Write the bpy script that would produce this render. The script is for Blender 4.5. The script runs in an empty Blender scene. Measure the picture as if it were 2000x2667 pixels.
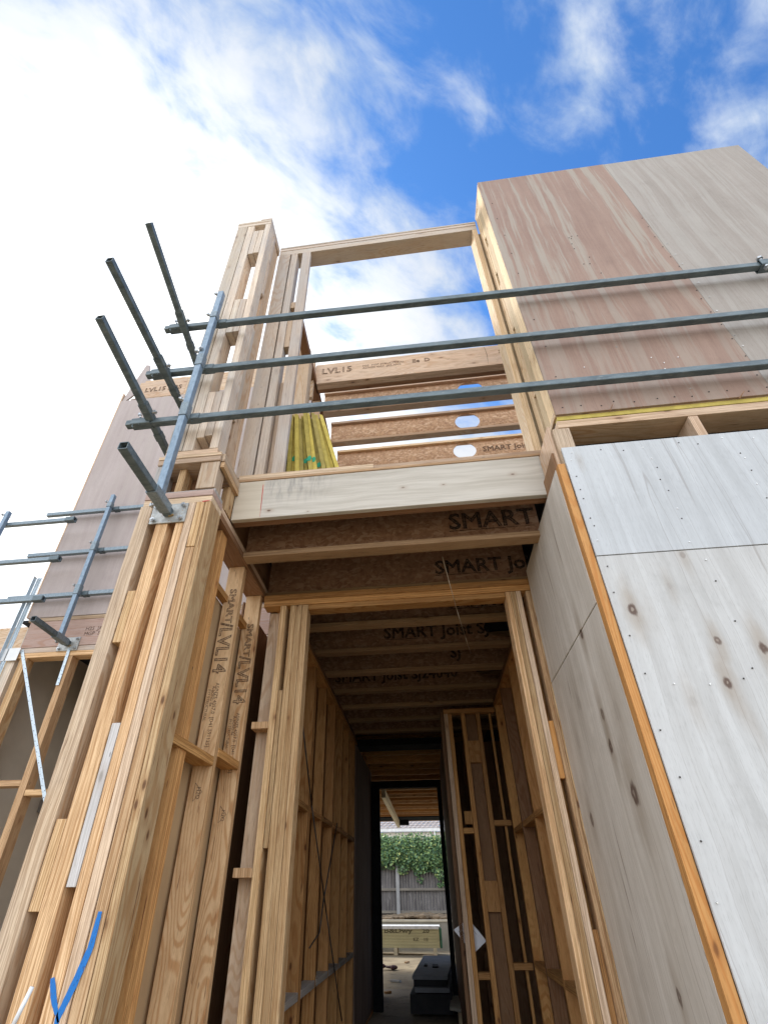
import bpy, bmesh, math, random
from mathutils import Vector, Matrix
random.seed(7)
S = bpy.context.scene
COL = S.collection

# ------------------------------------------------------------------ camera
W0, H0 = 2000.0, 2667.0
FPX, YAW, PITCH, ROLL, CX, CY = 1251.4, -0.1159, 0.5749, -0.0038, 950.3, 1519.2
EYE = Vector((0, 0, 1.4))
def _rot():
    a, b, c = YAW, PITCH, ROLL
    yaw = Matrix(((math.cos(a), -math.sin(a), 0), (math.sin(a), math.cos(a), 0), (0, 0, 1)))
    B = Matrix(((1, 0, 0), (0, 0, -1), (0, 1, 0)))
    Pm = Matrix(((1, 0, 0), (0, math.cos(b), math.sin(b)), (0, -math.sin(b), math.cos(b))))
    Ro = Matrix(((math.cos(c), -math.sin(c), 0), (math.sin(c), math.cos(c), 0), (0, 0, 1)))
    return Ro @ Pm @ B @ yaw
RM = _rot()
cam = bpy.data.cameras.new('camera'); co = bpy.data.objects.new('camera', cam); COL.objects.link(co)
mw = Matrix((RM[0], -RM[1], -RM[2])).transposed().to_4x4(); mw.translation = EYE
co.matrix_world = mw
cam.sensor_fit = 'HORIZONTAL'; cam.sensor_width = 36.0; cam.lens = 36.0 * FPX / W0
cam.shift_x = (1000 - CX) / W0; cam.shift_y = (CY - 1333.5) / W0
cam.clip_end = 500; cam.clip_start = 0.02
S.camera = co

def ray(x, y):
    return RM.transposed() @ Vector(((x - CX) / FPX, (y - CY) / FPX, 1.0))
def atY(x, y, Y):          # where the line of sight of a photo point meets the real plane Y
    d = ray(x, y); return EYE + d * (Y / d.y)
def atX(x, y, X):
    d = ray(x, y); return EYE + d * (X / d.x)

# ------------------------------------------------------------------ sky + sun
SUN_EL, SUN_AZ = math.radians(44), math.radians(-42)      # azimuth from +Y towards +X
S.view_settings.view_transform = 'Standard'; S.view_settings.look = 'None'
S.view_settings.exposure = 1.15; S.view_settings.gamma = 1.0
world = bpy.data.worlds.new('World'); S.world = world; world.use_nodes = True
wt = world.node_tree; wt.nodes.clear()

class NT:
    """tiny helper to write node graphs as expressions"""
    def __init__(s, nt): s.nt = nt
    def n(s, t, ins=None, **kw):
        nd = s.nt.nodes.new(t)
        for k, v in kw.items(): setattr(nd, k, v)
        if ins:
            for k, v in ins.items():
                sock = nd.inputs[k]
                if isinstance(v, bpy.types.NodeSocket): s.nt.links.new(v, sock)
                else: sock.default_value = v
        return nd
    def m(s, op, a, b=0.0, c=None, clamp=False):
        ins = {0: a, 1: b}
        if c is not None: ins[2] = c
        return s.n('ShaderNodeMath', ins, operation=op, use_clamp=clamp).outputs[0]
    def vm(s, op, a, b=(0, 0, 0)):
        nd = s.n('ShaderNodeVectorMath', {0: a, 1: b}, operation=op)
        return nd.outputs[1] if op in ('DOT_PRODUCT', 'LENGTH', 'DISTANCE') else nd.outputs[0]
    def sep(s, v): return s.n('ShaderNodeSeparateXYZ', {0: v}).outputs
    def comb(s, x=0.0, y=0.0, z=0.0): return s.n('ShaderNodeCombineXYZ', {0: x, 1: y, 2: z}).outputs[0]
    def noise(s, v, scale=1.0, detail=4.0, rough=0.55, dist=0.0):
        return s.n('ShaderNodeTexNoise', {'Vector': v, 'Scale': scale, 'Detail': detail, 'Roughness': rough, 'Distortion': dist}).outputs[0]
    def ss(s, v, a, b, lo=0.0, hi=1.0):
        return s.n('ShaderNodeMapRange', {0: v, 1: a, 2: b, 3: lo, 4: hi}, interpolation_type='SMOOTHSTEP').outputs[0]
    def mix(s, f, a, b, blend='MIX'):
        nd = s.n('ShaderNodeMix', data_type='RGBA', blend_type=blend)
        for i, v in ((0, f), (6, a), (7, b)):
            if isinstance(v, bpy.types.NodeSocket): s.nt.links.new(v, nd.inputs[i])
            else: nd.inputs[i].default_value = v if i == 0 else (tuple(v) + (1,) if len(v) == 3 else v)
        return nd.outputs[2]
def c4(c): return tuple(c) + (1.0,)

g = NT(wt)
gen = g.n('ShaderNodeTexCoord').outputs['Generated']
d = g.vm('NORMALIZE', gen)
sx, sy, sz = g.sep(d)
zc = g.m('MAXIMUM', sz, 0.06)
px = g.m('DIVIDE', sx, zc); py = g.m('DIVIDE', sy, zc)
sky = g.n('ShaderNodeTexSky', sky_type='NISHITA', sun_disc=False, sun_elevation=SUN_EL, sun_rotation=SUN_AZ,
          air_density=1.0, dust_density=0.6, ozone_density=2.0).outputs[0]
sky = g.mix(1.0, sky, (0.36, 0.70, 1.04), 'MULTIPLY')
# cloud deck: streaky noise in the plane of the clouds, denser towards the sun
q = g.comb(g.m('ADD', g.m('MULTIPLY', px, 0.80), g.m('MULTIPLY', py, 0.60)),
           g.m('SUBTRACT', g.m('MULTIPLY', py, 0.80), g.m('MULTIPLY', px, 0.60)), 0.0)
qs = g.vm('MULTIPLY', q, (1.0, 1.7, 1.0))
big = g.noise(qs, 4.3, 8.0, 0.56, 0.35)
fine = g.noise(g.vm('ADD', qs, (4.2, 1.7, 3.0)), 9.0, 6.0, 0.62, 0.5)
v = g.m('ADD', g.m('MULTIPLY', g.m('ADD', px, 0.12), -0.85), g.m('MULTIPLY', g.m('ADD', py, -0.16), 0.50))
vb = g.ss(v, -0.20, 0.10, -0.035, 0.15)
back = g.ss(sy, -0.05, -0.45)  # unseen bright cloud bank added behind the camera to light the facade
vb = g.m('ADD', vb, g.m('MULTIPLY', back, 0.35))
f = g.m('ADD', g.m('ADD', g.m('MULTIPLY', big, 0.80), g.m('MULTIPLY', fine, 0.24)), vb)
mask = g.ss(f, 0.45, 0.70)
sund = Vector((math.sin(SUN_AZ) * math.cos(SUN_EL), math.cos(SUN_AZ) * math.cos(SUN_EL), math.sin(SUN_EL)))
cs = g.vm('DOT_PRODUCT', d, tuple(sund))
glow = g.ss(cs, 0.80, 1.0)
thick = g.ss(f, 0.58, 0.80)
tex = g.noise(g.vm('ADD', qs, (9.1, 2.2, 5.0)), 3.4, 7.0, 0.58, 0.4)
cc = g.mix(thick, (2.2, 2.7, 3.5), (3.55, 3.65, 3.8))
cc = g.mix(g.ss(tex, 0.45, 0.62, 0.0, 0.75), cc, (2.75, 3.1, 3.75))
cc = g.mix(glow, cc, (6.2, 6.2, 6.1))
cc = g.mix(g.m('MULTIPLY', back, 0.9), cc, (9.6, 10.1, 10.8))  # extra brightness of the added clouds behind the camera
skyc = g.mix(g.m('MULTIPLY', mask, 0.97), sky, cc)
haze = g.ss(cs, 0.90, 1.0, 0.0, 0.8)
skyc = g.mix(haze, skyc, (8.0, 8.0, 7.9))
low = g.ss(sz, -0.02, 0.10, 1.0, 0.0)
skyc = g.mix(low, skyc, (4.0, 4.1, 4.2))
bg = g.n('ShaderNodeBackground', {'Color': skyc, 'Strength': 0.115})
wo = g.n('ShaderNodeOutputWorld', {'Surface': bg.outputs[0]})

sl = bpy.data.lights.new('sun', 'SUN'); so = bpy.data.objects.new('sun', sl); COL.objects.link(so)
sl.energy = 1.6; sl.angle = math.radians(11); sl.color = (1.0, 0.95, 0.88)
so.rotation_euler = (-sund).to_track_quat('-Z', 'Y').to_euler()

# ------------------------------------------------------------------ materials
MATS = {}
def newmat(name):
    m = bpy.data.materials.new(name); m.use_nodes = True; m.node_tree.nodes.clear()
    g = NT(m.node_tree); return m, g
def finish(m, g, col, rough=0.6, metal=0.0, bump=None, bs=0.2, bd=0.002, alpha=None, spec=0.4):
    ins = {'Base Color': col if isinstance(col, bpy.types.NodeSocket) else c4(col), 'Roughness': rough, 'Metallic': metal, 'Specular IOR Level': spec}
    if alpha is not None: ins['Alpha'] = alpha
    p = g.n('ShaderNodeBsdfPrincipled', ins)
    if bump is not None:
        b = g.n('ShaderNodeBump', {'Height': bump, 'Strength': bs, 'Distance': bd})
        m.node_tree.links.new(b.outputs[0], p.inputs['Normal'])
    g.n('ShaderNodeOutputMaterial', {'Surface': p.outputs[0]})
    return m

# kinds: light colour, dark colour, line colour, grey weathering amount
KIND = {
    'lvl':    ((0.65, 0.455, 0.26), (0.43, 0.25, 0.115), (0.17, 0.07, 0.032), 0.00),
    'lvlg':   ((0.63, 0.48, 0.335), (0.44, 0.30, 0.19), (0.20, 0.11, 0.06), 0.18),
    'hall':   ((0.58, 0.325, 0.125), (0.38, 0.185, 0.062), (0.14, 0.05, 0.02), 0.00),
    'pine':   ((0.66, 0.555, 0.44), (0.53, 0.41, 0.31), (0.30, 0.19, 0.13), 0.58),
    'warm':   ((0.60, 0.46, 0.33), (0.49, 0.34, 0.22), (0.28, 0.15, 0.09), 0.12),
    'cream':  ((0.70, 0.56, 0.36), (0.58, 0.42, 0.24), (0.38, 0.22, 0.11), 0.00),
    'orange': ((0.55, 0.285, 0.10), (0.45, 0.21, 0.065), (0.25, 0.10, 0.035), 0.00),
    'rim':    ((0.54, 0.39, 0.33), (0.44, 0.29, 0.24), (0.26, 0.13, 0.10), 0.15),
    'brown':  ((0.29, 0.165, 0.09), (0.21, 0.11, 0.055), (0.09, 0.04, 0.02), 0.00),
    'soft':   ((0.40, 0.27, 0.155), (0.30, 0.19, 0.10), (0.13, 0.07, 0.04), 0.00),
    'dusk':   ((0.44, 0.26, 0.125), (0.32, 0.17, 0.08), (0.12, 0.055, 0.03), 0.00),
    'grey':   ((0.40, 0.38, 0.35), (0.30, 0.275, 0.25), (0.16, 0.13, 0.10), 0.6),
    'bleach': ((0.56, 0.55, 0.53), (0.45, 0.43, 0.40), (0.26, 0.22, 0.18), 0.45),
    'pale':   ((0.70, 0.66, 0.50), (0.60, 0.56, 0.40), (0.35, 0.30, 0.18), 0.0),
}
def wood(kind='lvl', grain='z', stack='x'):
    """laminated timber: fine glue lines across `stack`, cathedral grain on the wide faces, long axis `grain`"""
    key = ('wood', kind, grain, stack)
    if key in MATS: return MATS[key]
    m, g = newmat('%s_timber_%s%s' % (kind, grain, stack))
    L, Dk, Ln, grey = KIND[kind]
    oc = g.n('ShaderNodeTexCoord').outputs['Object']
    rnd = g.n('ShaderNodeObjectInfo').outputs['Random']
    o = g.sep(oc); ax = {'x': 0, 'y': 1, 'z': 2}
    across = [a for a in 'xyz' if a not in (grain, stack)][0]
    off = g.m('MULTIPLY', rnd, 37.0)
    a = g.m('ADD', o[ax[stack]], off); b = g.m('ADD', o[ax[across]], g.m('MULTIPLY', rnd, 11.0)); c = g.m('ADD', o[ax[grain]], g.m('MULTIPLY', rnd, 23.0))
    P = g.comb(a, b, c)
    wob = g.noise(g.vm('MULTIPLY', P, (2, 2, 1.3)), 1.0, 2.0)
    P2 = g.vm('ADD', P, g.comb(g.m('MULTIPLY', wob, 0.035), g.m('MULTIPLY', wob, 0.05), 0.0))
    nrm = g.sep(g.n('ShaderNodeNewGeometry').outputs['True Normal'])
    wide = g.ss(g.m('ABSOLUTE', nrm[ax[stack]]), 0.5, 0.8)          # 1 on the wide faces, 0 on the laminated edges
    lam = g.noise(g.vm('MULTIPLY', P2, (235, 30, 1.6)), 1.0, 3.0, 0.65)
    med = g.noise(g.vm('MULTIPLY', P2, (85, 20, 2.6)), 1.0, 4.0, 0.65)
    fleck = g.noise(g.vm('MULTIPLY', P2, (330, 170, 16)), 1.0, 3.0, 0.7)
    pores = g.noise(g.vm('MULTIPLY', P2, (420, 260, 9)), 1.0, 2.0, 0.6)
    # cathedral figure on wide faces: level lines of a stretched field
    cf = g.noise(g.vm('MULTIPLY', P, (0.5, 5.5, 0.75)), 1.0, 1.5, 0.4, 0.15)
    rb = g.m('ADD', g.m('MULTIPLY', cf, 150.0), g.m('MULTIPLY', g.noise(g.vm('MULTIPLY', P, (2, 40, 6)), 1.0, 2.0), 3.0))
    ring = g.ss(g.m('SINE', rb), -0.1, 0.95)
    strength = g.ss(g.noise(g.vm('MULTIPLY', P, (0.6, 1.0, 0.5)), 1.0, 1.0), 0.35, 0.62, 0.25, 1.0)
    edge = g.mix(g.ss(lam, 0.42, 0.58), tuple(min(.9, x * 1.12) for x in L), Dk)
    edge = g.mix(g.m('MULTIPLY', g.ss(med, 0.47, 0.62), 0.40), edge, tuple(x * 0.85 for x in Dk))
    fc = g.mix(g.ss(med, 0.38, 0.66), L, tuple((x + y) / 2 for x, y in zip(L, Dk)))
    fc = g.mix(g.m('MULTIPLY', g.m('MULTIPLY', ring, strength), 0.62), fc, (Dk[0] * 0.98, Dk[1] * 0.80, Dk[2] * 0.60))
    col = g.mix(wide, edge, fc)
    col = g.mix(g.m('MULTIPLY', g.ss(fleck, 0.53, 0.68), 0.42), col, tuple(x * 0.7 for x in Dk))
    col = g.mix(g.m('MULTIPLY', g.ss(pores, 0.62, 0.76), 0.40), col, Ln)
    crack = g.noise(g.vm('MULTIPLY', P2, (230, 110, 5.0)), 1.0, 1.0, 0.5)
    col = g.mix(g.m('MULTIPLY', g.ss(crack, 0.68, 0.74), 0.8), col, Ln)
    # knots
    vk = g.n('ShaderNodeTexVoronoi', {'Vector': g.vm('MULTIPLY', g.vm('ADD', P, g.comb(0.0, g.m('MULTIPLY', fleck, 0.012), g.m('MULTIPLY', med, 0.03))), (12.0, 12.0, 4.6)), 'Scale': 1.0, 'Randomness': 1.0}, feature='F1')
    sel = g.ss(g.sep(vk.outputs['Color'])[0], 0.55, 0.60)
    kn = g.m('MULTIPLY', g.ss(vk.outputs['Distance'], 0.06, 0.14, 1.0, 0.0), sel)
    kr = g.m('MULTIPLY', g.ss(vk.outputs['Distance'], 0.10, 0.36, 1.0, 0.0), sel)
    col = g.mix(g.m('MULTIPLY', kr, 0.45), col, (Dk[0] * 0.8, Dk[1] * 0.66, Dk[2] * 0.55))
    col = g.mix(g.m('MULTIPLY', kn, 0.85), col, tuple(x * 0.7 for x in Ln))
    # nail heads and bruises
    vn = g.n('ShaderNodeTexVoronoi', {'Vector': g.vm('MULTIPLY', P, (34.0, 34.0, 8.0)), 'Scale': 1.0, 'Randomness': 1.0}, feature='F1')
    nh_ = g.m('MULTIPLY', g.ss(vn.outputs['Distance'], 0.07, 0.11, 1.0, 0.0), g.ss(g.sep(vn.outputs['Color'])[1], 0.90, 0.92))
    col = g.mix(g.m('MULTIPLY', nh_, 0.8), col, (0.06, 0.045, 0.04))
    dirt = g.noise(g.vm('MULTIPLY', P, (9, 9, 3)), 1.0, 5.0, 0.7)
    col = g.mix(g.m('MULTIPLY', g.ss(dirt, 0.56, 0.76), 0.30), col, tuple(x * 0.62 for x in Dk))
    # per-board tone and weathering
    tone = g.m('ADD', g.m('MULTIPLY', g.m('FRACT', g.m('MULTIPLY', rnd, 7.31)), 0.42), 0.77)
    col = g.vm('MULTIPLY', col, g.comb(tone, g.m('MULTIPLY', tone, g.m('ADD', 0.97, g.m('MULTIPLY', rnd, 0.05))), tone))
    if grey:
        wn = g.noise(g.vm('MULTIPLY', P, (5, 5, 1.2)), 1.0, 4.0, 0.65)
        col = g.mix(g.m('MULTIPLY', g.ss(wn, 0.30, 0.72), grey), col, (0.46, 0.45, 0.44))
    hb = g.m('ADD', lam, g.m('MULTIPLY', pores, 0.6))
    MATS[key] = finish(m, g, col, 0.72, 0.0, hb, 0.35, 0.0012, spec=0.25)
    return MATS[key]

def ply(name, light, dark, plane='y', knots=(), streak=None, blue=None, seams=(), rough=0.7, lines=0.5):
    """plywood sheet; grain runs up the sheet, knots listed as (across, height, size, strength)"""
    if name in MATS: return MATS[name]
    m, g = newmat(name)
    geo = g.n('ShaderNodeNewGeometry').outputs['Position']
    X, Y, Z = g.sep(geo); u = X if plane == 'y' else Y
    P = g.comb(u, 0.0, Z)
    wob = g.noise(g.vm('MULTIPLY', P, (1.2, 1, 0.7)), 1.0, 3.0)
    uw = g.m('ADD', u, g.m('MULTIPLY', wob, 0.12))
    P2 = g.comb(uw, 0.0, Z)
    a = g.noise(g.vm('MULTIPLY', P2, (16, 1, 0.7)), 1.0, 5.0, 0.62)
    b = g.noise(g.vm('MULTIPLY', P2, (70, 1, 2.0)), 1.0, 4.0, 0.6)
    c = g.noise(g.vm('MULTIPLY', P2, (1.6, 1, 0.9)), 1.0, 4.0, 0.6)
    e = g.noise(g.vm('MULTIPLY', P2, (260, 1, 22)), 1.0, 3.0, 0.65)
    mot = g.noise(g.vm('MULTIPLY', P, (5, 1, 3.4)), 1.0, 7.0, 0.68)
    t = g.m('ADD', g.m('ADD', g.m('MULTIPLY', a, 0.50), g.m('MULTIPLY', b, 0.22)), g.m('MULTIPLY', c, 0.38))
    col = g.mix(g.ss(t, 0.36, 0.74), light, dark)
    col = g.mix(g.m('MULTIPLY', g.ss(e, 0.50, 0.72), 0.38), col, tuple(x * 0.72 for x in dark))
    col = g.mix(g.m('MULTIPLY', g.ss(mot, 0.52, 0.74), 0.45), col, tuple(x * 0.80 for x in dark))
    col = g.mix(g.m('MULTIPLY', g.ss(mot, 0.44, 0.28), 0.35), col, tuple(min(.9, x * 1.12) for x in light))
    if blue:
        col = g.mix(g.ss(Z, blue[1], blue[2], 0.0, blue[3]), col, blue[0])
    if streak:
        sc, amt, zlo, zhi = streak
        w = g.noise(g.vm('MULTIPLY', g.comb(uw, 3.3, Z), (13.0, 1, 0.30)), 1.0, 5.0, 0.6, 0.1)
        w2 = g.noise(g.vm('MULTIPLY', g.comb(uw, 1.1, Z), (42, 1, 1.3)), 1.0, 5.0, 0.7)
        ms = g.m('MULTIPLY', g.ss(g.m('ADD', g.m('MULTIPLY', w, 0.64), g.m('MULTIPLY', w2, 0.36)), 0.49, 0.565), amt)
        ms = g.m('MULTIPLY', ms, g.ss(Z, zlo, zhi, 0.45, 1.0))
        col = g.mix(ms, col, sc)
    # thin veneer joint lines
    if lines:
        ln = g.noise(g.comb(g.m('MULTIPLY', uw, 9.0), 5.0, g.m('MULTIPLY', Z, 0.12)), 1.0, 0.0)
        lv = g.ss(g.m('ABSOLUTE', g.m('SUBTRACT', g.m('FRACT', g.m('MULTIPLY', ln, 7.0)), 0.5)), 0.004, 0.030, 1.0, 0.0)
        col = g.mix(g.m('MULTIPLY', lv, lines), col, (dark[0] * 0.50, dark[1] * 0.42, dark[2] * 0.38))
    wrp = g.noise(g.vm('MULTIPLY', P, (30, 1, 14)), 1.0, 3.0)
    for (ku, kz, ks, st) in knots:
        du = g.m('MULTIPLY', g.m('SUBTRACT', u, ku), 1.0 / ks); dz = g.m('MULTIPLY', g.m('SUBTRACT', Z, kz), 0.60 / ks)
        dz2 = g.m('MULTIPLY', dz, 0.42); rh = g.m('ADD', g.m('SQRT', g.m('ADD', g.m('MULTIPLY', du, du), g.m('MULTIPLY', dz2, dz2))), g.m('MULTIPLY', g.m('SUBTRACT', wrp, 0.5), 1.0))
        r = g.m('ADD', g.m('SQRT', g.m('ADD', g.m('MULTIPLY', du, du), g.m('MULTIPLY', dz, dz))), g.m('MULTIPLY', g.m('SUBTRACT', wrp, 0.5), 1.2))
        col = g.mix(g.m('MULTIPLY', g.ss(rh, 0.2, 2.3, 1.0, 0.0), 0.60 * st), col, (0.30, 0.24, 0.18))
        col = g.mix(g.m('MULTIPLY', g.ss(r, 0.45, 0.85, 1.0, 0.0), 0.9 * max(0, st * 1.6 - .6)), col, (0.10, 0.06, 0.045))
        col = g.mix(g.m('MULTIPLY', g.ss(g.m('ADD', r, g.m('MULTIPLY', wrp, .5)), 0.30, 0.5, 1.0, 0.0), 0.55 * max(0, st * 1.6 - .6)), col, (0.42, 0.36, 0.30))
    for (z0, w_) in seams: pass
    MATS[name] = finish(m, g, col, rough, 0.0, g.m('ADD', b, e), 0.22, 0.001, spec=0.3)
    return MATS[name]

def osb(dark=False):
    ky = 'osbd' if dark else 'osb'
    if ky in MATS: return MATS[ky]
    m, g = newmat('shaded_strand_board' if dark else 'strand_board')
    K = (lambda c: tuple(x * f for x, f in zip(c, (.50, .43, .42)))) if dark else (lambda c: c)  # floor joist webs: porch darkness put into a darker copy of the colour
    oc = g.n('ShaderNodeTexCoord').outputs['Object']
    wv = g.n('ShaderNodeTexNoise', {'Vector': oc, 'Scale': 9.0, 'Detail': 2.0}).outputs['Color']
    P = g.vm('ADD', oc, g.vm('MULTIPLY', wv, (0.09, 0.02, 0.09)))
    r1 = g.n('ShaderNodeTexVoronoi', {'Vector': g.vm('MULTIPLY', P, (26, 8, 62)), 'Scale': 1.0}, feature='F1')
    r2 = g.n('ShaderNodeTexVoronoi', {'Vector': g.vm('MULTIPLY', P, (58, 8, 24)), 'Scale': 1.0}, feature='F1')
    s1 = g.sep(r1.outputs['Color'])[0]; s2 = g.sep(r2.outputs['Color'])[1]
    t = g.m('ADD', g.m('MULTIPLY', s1, 0.5), g.m('MULTIPLY', s2, 0.5))
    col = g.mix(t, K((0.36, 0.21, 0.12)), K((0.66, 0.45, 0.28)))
    col = g.mix(g.m('MULTIPLY', g.ss(s1, 0.75, 0.95), 0.55), col, K((0.74, 0.58, 0.42)))
    fib = g.noise(g.vm('MULTIPLY', P, (40, 8, 160)), 1.0, 2.0)
    col = g.mix(g.m('MULTIPLY', g.ss(fib, 0.5, 0.8), 0.4), col, K((0.24, 0.13, 0.08)))
    MATS[ky] = finish(m, g, col, 0.75, 0, t, 0.4, 0.001, spec=0.25); return MATS[ky]

def plain(name, c1, c2=None, rough=0.6, metal=0.0, scale=8.0, stretch=(1, 1, 1), bs=0.15, detail=5.0, lo=0.35, hi=0.68, third=None, space='Object', spec=0.4):
    if name in MATS: return MATS[name]
    m, g = newmat(name)
    oc = g.n('ShaderNodeTexCoord').outputs['Object'] if space == 'Object' else g.n('ShaderNodeNewGeometry').outputs['Position']
    n = g.noise(g.vm('MULTIPLY', oc, stretch), scale, detail, 0.62)
    col = g.mix(g.ss(n, lo, hi), c1, c2 or tuple(x * 0.8 for x in c1))
    if third:
        n2 = g.noise(g.vm('MULTIPLY', g.vm('ADD', oc, (3.3, 7.1, 1.9)), stretch), scale * 3.1, 4.0, 0.6)
        col = g.mix(g.ss(n2, 0.56, 0.72, 0.0, third[1]), col, third[0])
    MATS[name] = finish(m, g, col, rough, metal, n, bs, 0.002, spec=spec); return MATS[name]

M_GALV = plain('galvanised_steel', (0.22, 0.275, 0.315), (0.15, 0.195, 0.23), 0.45, 0.3, 60.0, (1, 1, 1), 0.05, third=((0.62, 0.66, 0.68), 0.5))
M_GALVB = plain('bright_zinc_steel', (0.24, 0.32, 0.405), (0.165, 0.23, 0.30), 0.45, 0.3, 45.0, (1, 1, 0.5), 0.05, third=((0.36, 0.42, 0.47), 0.45))
M_RAIL = plain('dull_steel_tube', (0.135, 0.175, 0.195), (0.08, 0.108, 0.125), 0.5, 0.3, 26.0, (0.3, 1, 1), 0.12, third=((0.24, 0.26, 0.26), 0.55))
M_RUST = plain('rusty_galvanised_steel', (0.46, 0.47, 0.46), (0.30, 0.31, 0.30), 0.5, 0.4, 30.0, third=((0.35, 0.20, 0.10), 0.8))
M_BOLT = plain('zinc_bolt', (0.50, 0.52, 0.54), (0.30, 0.32, 0.34), 0.35, 0.8, 90.0)
M_NAIL = plain('nail_head', (0.07, 0.06, 0.055), (0.04, 0.035, 0.03), 0.5, 0.3)
M_NAILB = plain('bright_nail_head', (0.80, 0.80, 0.78), (0.60, 0.60, 0.58), 0.25, 0.6)
M_YEL = plain('yellow_edge', (0.50, 0.40, 0.09), (0.38, 0.30, 0.065), 0.75, 0, 14.0, (1, 1, 1), 0.3, third=((0.38, 0.30, 0.07), 0.5))
M_SHEET = plain('particle_board', (0.46, 0.40, 0.17), (0.36, 0.31, 0.12), 0.8, 0, 60.0)
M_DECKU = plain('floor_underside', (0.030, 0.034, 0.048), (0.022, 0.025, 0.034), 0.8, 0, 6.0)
def ink(name, c1, c2, a0):
    m, g = newmat(name); gp = g.n('ShaderNodeNewGeometry').outputs['Position']
    n = g.noise(gp, 95.0, 4.0, 0.7); al = g.ss(n, 0.36, 0.58, a0 * 1.0, a0 * 0.35)
    return finish(m, g, g.mix(g.ss(n, .4, .6), c1, c2), .85, 0, alpha=al, spec=.1)
M_INK_OLD = plain('black_ink', (0.040, 0.036, 0.036), (0.075, 0.058, 0.05), 0.8, 0, 220.0, lo=0.5, hi=0.8, spec=0.1)
M_INK = ink('stamp_ink', (.035, .03, .03), (.06, .048, .042), 0.95)
M_INKF = ink('faded_stamp_ink', (.15, .10, .075), (.22, .155, .11), 0.95)
M_INKF_OLD = plain('faded_ink', (0.20, 0.14, 0.10), (0.32, 0.23, 0.16), 0.8, 0, 160.0, spec=0.1)
M_RED = plain('red_crayon', (0.55, 0.03, 0.05), (0.42, 0.03, 0.05), 0.8)
M_GREEN = plain('green_spray', (0.03, 0.34, 0.22), (0.05, 0.40, 0.20), 0.8)
M_BLACKSTEEL = plain('black_painted_steel', (0.010, 0.011, 0.013), (0.016, 0.017, 0.019), 0.8, 0.0, 8.0, spec=.1)
M_GREYWALL = plain('grey_lining', (0.30, 0.27, 0.23), (0.23, 0.205, 0.17), 0.9, 0, 1.5)
M_WHITE = plain('white_plastic', (0.80, 0.82, 0.84), (0.72, 0.74, 0.76), 0.4)

# ------------------------------------------------------------------ object helpers
def tag(o, label=None, cat=None, group=None, kind=None):
    if label: o['label'] = label
    if cat: o['category'] = cat
    if group: o['group'] = group
    if kind: o['kind'] = kind
    return o
def thing(name, label, cat, loc=(0, 0, 0), group=None):
    o = bpy.data.objects.new(name, None); COL.objects.link(o); o.location = loc; o.empty_display_size = 0.1
    return tag(o, label, cat, group)
def link(name, bm, mat, parent=None, smooth=False, origin=None):
    """bm is in world coordinates; it is moved into the frame of its parent (or of its own origin)"""
    off = Vector((0, 0, 0))
    p = parent
    while p is not None: off += p.location; p = p.parent
    if parent is None and origin is not None: off = Vector(origin)
    me = bpy.data.meshes.new(name)
    bmesh.ops.translate(bm, verts=bm.verts, vec=-off)
    bmesh.ops.recalc_face_normals(bm, faces=bm.faces)
    bm.to_mesh(me); bm.free()
    for mm in (mat if isinstance(mat, (list, tuple)) else [mat]): me.materials.append(mm)
    if smooth:
        for pl in me.polygons: pl.use_smooth = True
    o = bpy.data.objects.new(name, me); COL.objects.link(o)
    if parent is not None: o.parent = parent
    elif origin is not None: o.location = origin
    return o
def addbox(bm, x0, x1, y0, y1, z0, z1, ch=0.0):
    x0, x1 = sorted((x0, x1)); y0, y1 = sorted((y0, y1)); z0, z1 = sorted((z0, z1))
    vs = [bm.verts.new(p) for p in ((x0, y0, z0), (x1, y0, z0), (x1, y1, z0), (x0, y1, z0), (x0, y0, z1), (x1, y0, z1), (x1, y1, z1), (x0, y1, z1))]
    fs = [bm.faces.new([vs[i] for i in q]) for q in ((0, 3, 2, 1), (4, 5, 6, 7), (0, 1, 5, 4), (1, 2, 6, 5), (2, 3, 7, 6), (3, 0, 4, 7))]
    if ch:
        es = {e for f_ in fs for e in f_.edges}
        bmesh.ops.bevel(bm, geom=list(es), offset=ch, segments=1, affect='EDGES', profile=0.5)
    return vs
def box(parent, name, x0, x1, y0, y1, z0, z1, mat, ch=0.0015, label=None):
    bm = bmesh.new(); addbox(bm, x0, x1, y0, y1, z0, z1, ch)
    o = link(name, bm, mat, parent)
    if label: o['label'] = label
    return o
def frame3(d, up):
    d = d.normalized(); s = d.cross(up)
    if s.length < 1e-4: s = d.cross(Vector((1, 0, 0)))
    s.normalize(); return d, s, s.cross(d).normalized()
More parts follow.
